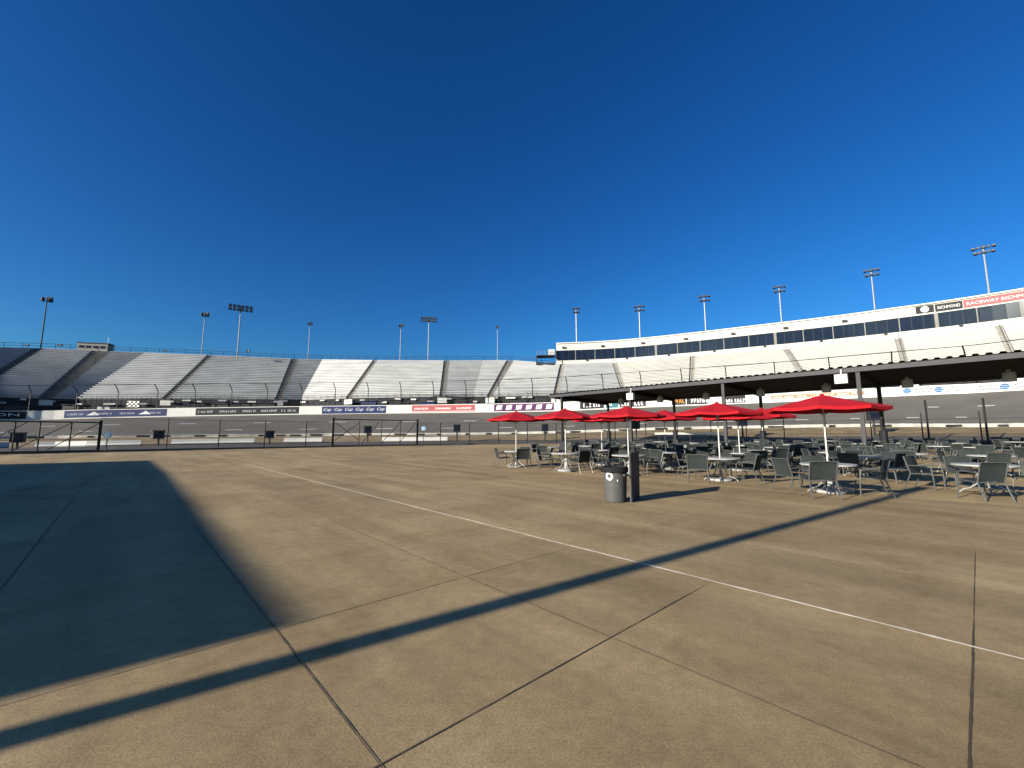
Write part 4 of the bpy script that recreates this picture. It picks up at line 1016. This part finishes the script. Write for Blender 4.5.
# ------------------------------------------------------------------ the building and the mast behind the camera that cast the long shadows
SUN_AZ = (0.820, 0.572); SUN_EL = radians(17.0)
Hb = 4.6; back = Hb / math.tan(SUN_EL)
pn = (-1.66, 3.60); pf = (-18.7, 22.75)
A_ = (pn[0] - SUN_AZ[0] * back, pn[1] - SUN_AZ[1] * back); B_ = (pf[0] - SUN_AZ[0] * back, pf[1] - SUN_AZ[1] * back)
dn = (.772, .636)
bl = thing('service_building', 'low flat roofed stucco building behind and left of the camera', 'building', ((A_[0] + B_[0]) / 2, (A_[1] + B_[1]) / 2, 0))
def foot(w0, w1, e=0.0): return [(A_[0] - dn[0] * w0, A_[1] - dn[1] * w0), (B_[0] - dn[0] * w0, B_[1] - dn[1] * w0), (B_[0] - dn[0] * w1, B_[1] - dn[1] * w1), (A_[0] - dn[0] * w1, A_[1] - dn[1] * w1)]
ft = foot(0.02, 7); b = MB(); b.hexa([(x, y, -.1) for x, y in ft][::-1], [(x, y, Hb - .25) for x, y in ft][::-1]); b.build('wall', 'brick', bl, world=True)
ft = foot(0, 7.1); b = MB(); b.hexa([(x, y, Hb - .24) for x, y in ft][::-1], [(x, y, Hb) for x, y in ft][::-1]); b.build('roof', 'fascia', bl, world=True)
ang = math.atan2(B_[1] - A_[1], B_[0] - A_[0])
for k in range(4):
    f = .15 + k * .22; p = (A_[0] + (B_[0] - A_[0]) * f, A_[1] + (B_[1] - A_[1]) * f)
    b = MB(); b.box((p[0], p[1], 2.0 if k != 1 else 1.1), (2.4 if k != 1 else 1.1, .14, 1.3 if k != 1 else 2.15), ang); b.build('window' if k != 1 else 'door', 'glass' if k != 1 else 'fascia', bl, world=True)
mq = atg(420, 625.5)
mx, my = mq[0] - SUN_AZ[0] * 11.5, mq[1] - SUN_AZ[1] * 11.5
ms = thing('steel_mast', 'thick grey steel mast behind and left of the camera', 'mast', (mx, my, 0))
b = MB(); b.tube([(0, 0, .05), (0, 0, 8.1)], .115, 20); b.build('shaft', 'pgrey', ms, smooth=True)
b = MB(); b.box((0, 0, .03), (.7, .7, .06)); b.build('base_plate', 'pgrey', ms)
b = MB(); b.lathe([(.125, 8.1), (.125, 8.16), (.07, 8.22), (0, 8.24)], 20); b.build('cap', 'pgrey', ms)

# ------------------------------------------------------------------ light, sky, camera
w = bpy.data.worlds.new('World'); S.world = w; w.use_nodes = True; nt = w.node_tree
bg = nt.nodes['Background']; sky = nt.nodes.new('ShaderNodeTexSky'); sky.sky_type = 'NISHITA'; sky.sun_disc = False
sky.sun_elevation = SUN_EL; sky.sun_rotation = math.atan2(-SUN_AZ[0], -SUN_AZ[1]); sky.altitude = 0; sky.air_density = 1.0; sky.dust_density = 1.2; sky.ozone_density = 3.0
hs = nt.nodes.new('ShaderNodeHueSaturation'); hs.inputs['Saturation'].default_value = 1.25; hs.inputs['Value'].default_value = 1.0
nt.links.new(sky.outputs[0], hs.inputs['Color']); gm = nt.nodes.new('ShaderNodeGamma'); gm.inputs['Gamma'].default_value = 1.2; nt.links.new(hs.outputs[0], gm.inputs['Color'])
tn = nt.nodes.new('ShaderNodeMix'); tn.data_type = 'RGBA'; tn.blend_type = 'MULTIPLY'; tn.inputs[0].default_value = 1.0; tn.inputs[7].default_value = (.335, .665, .885, 1)
nt.links.new(gm.outputs[0], tn.inputs[6]); nt.links.new(tn.outputs[2], bg.inputs['Color']); bg.inputs['Strength'].default_value = 0.05
sd = bpy.data.lights.new('sun', 'SUN'); sd.energy = 4.5; sd.angle = radians(.53); sd.color = (1.0, .905, .755)
so = bpy.data.objects.new('sun', sd); C.objects.link(so)
from mathutils import Vector
so.rotation_euler = Vector((SUN_AZ[0] * cos(SUN_EL), SUN_AZ[1] * cos(SUN_EL), -sin(SUN_EL))).to_track_quat('-Z', 'Y').to_euler()
cam = bpy.data.cameras.new('camera'); co = bpy.data.objects.new('camera', cam); C.objects.link(co)
cam.sensor_width = 36; cam.lens = F / 1024 * 36; cam.clip_start = .05; cam.clip_end = 6000
co.location = (0, 0, EYE); co.rotation_euler = (pi / 2 + PITCH, 0, 0); S.camera = co
S.view_settings.view_transform = 'Standard'; S.view_settings.look = 'None'; S.view_settings.exposure = 1.25; S.view_settings.gamma = 1.0
S.view_settings.use_curve_mapping = False
S.render.resolution_x = 1024; S.render.resolution_y = 768
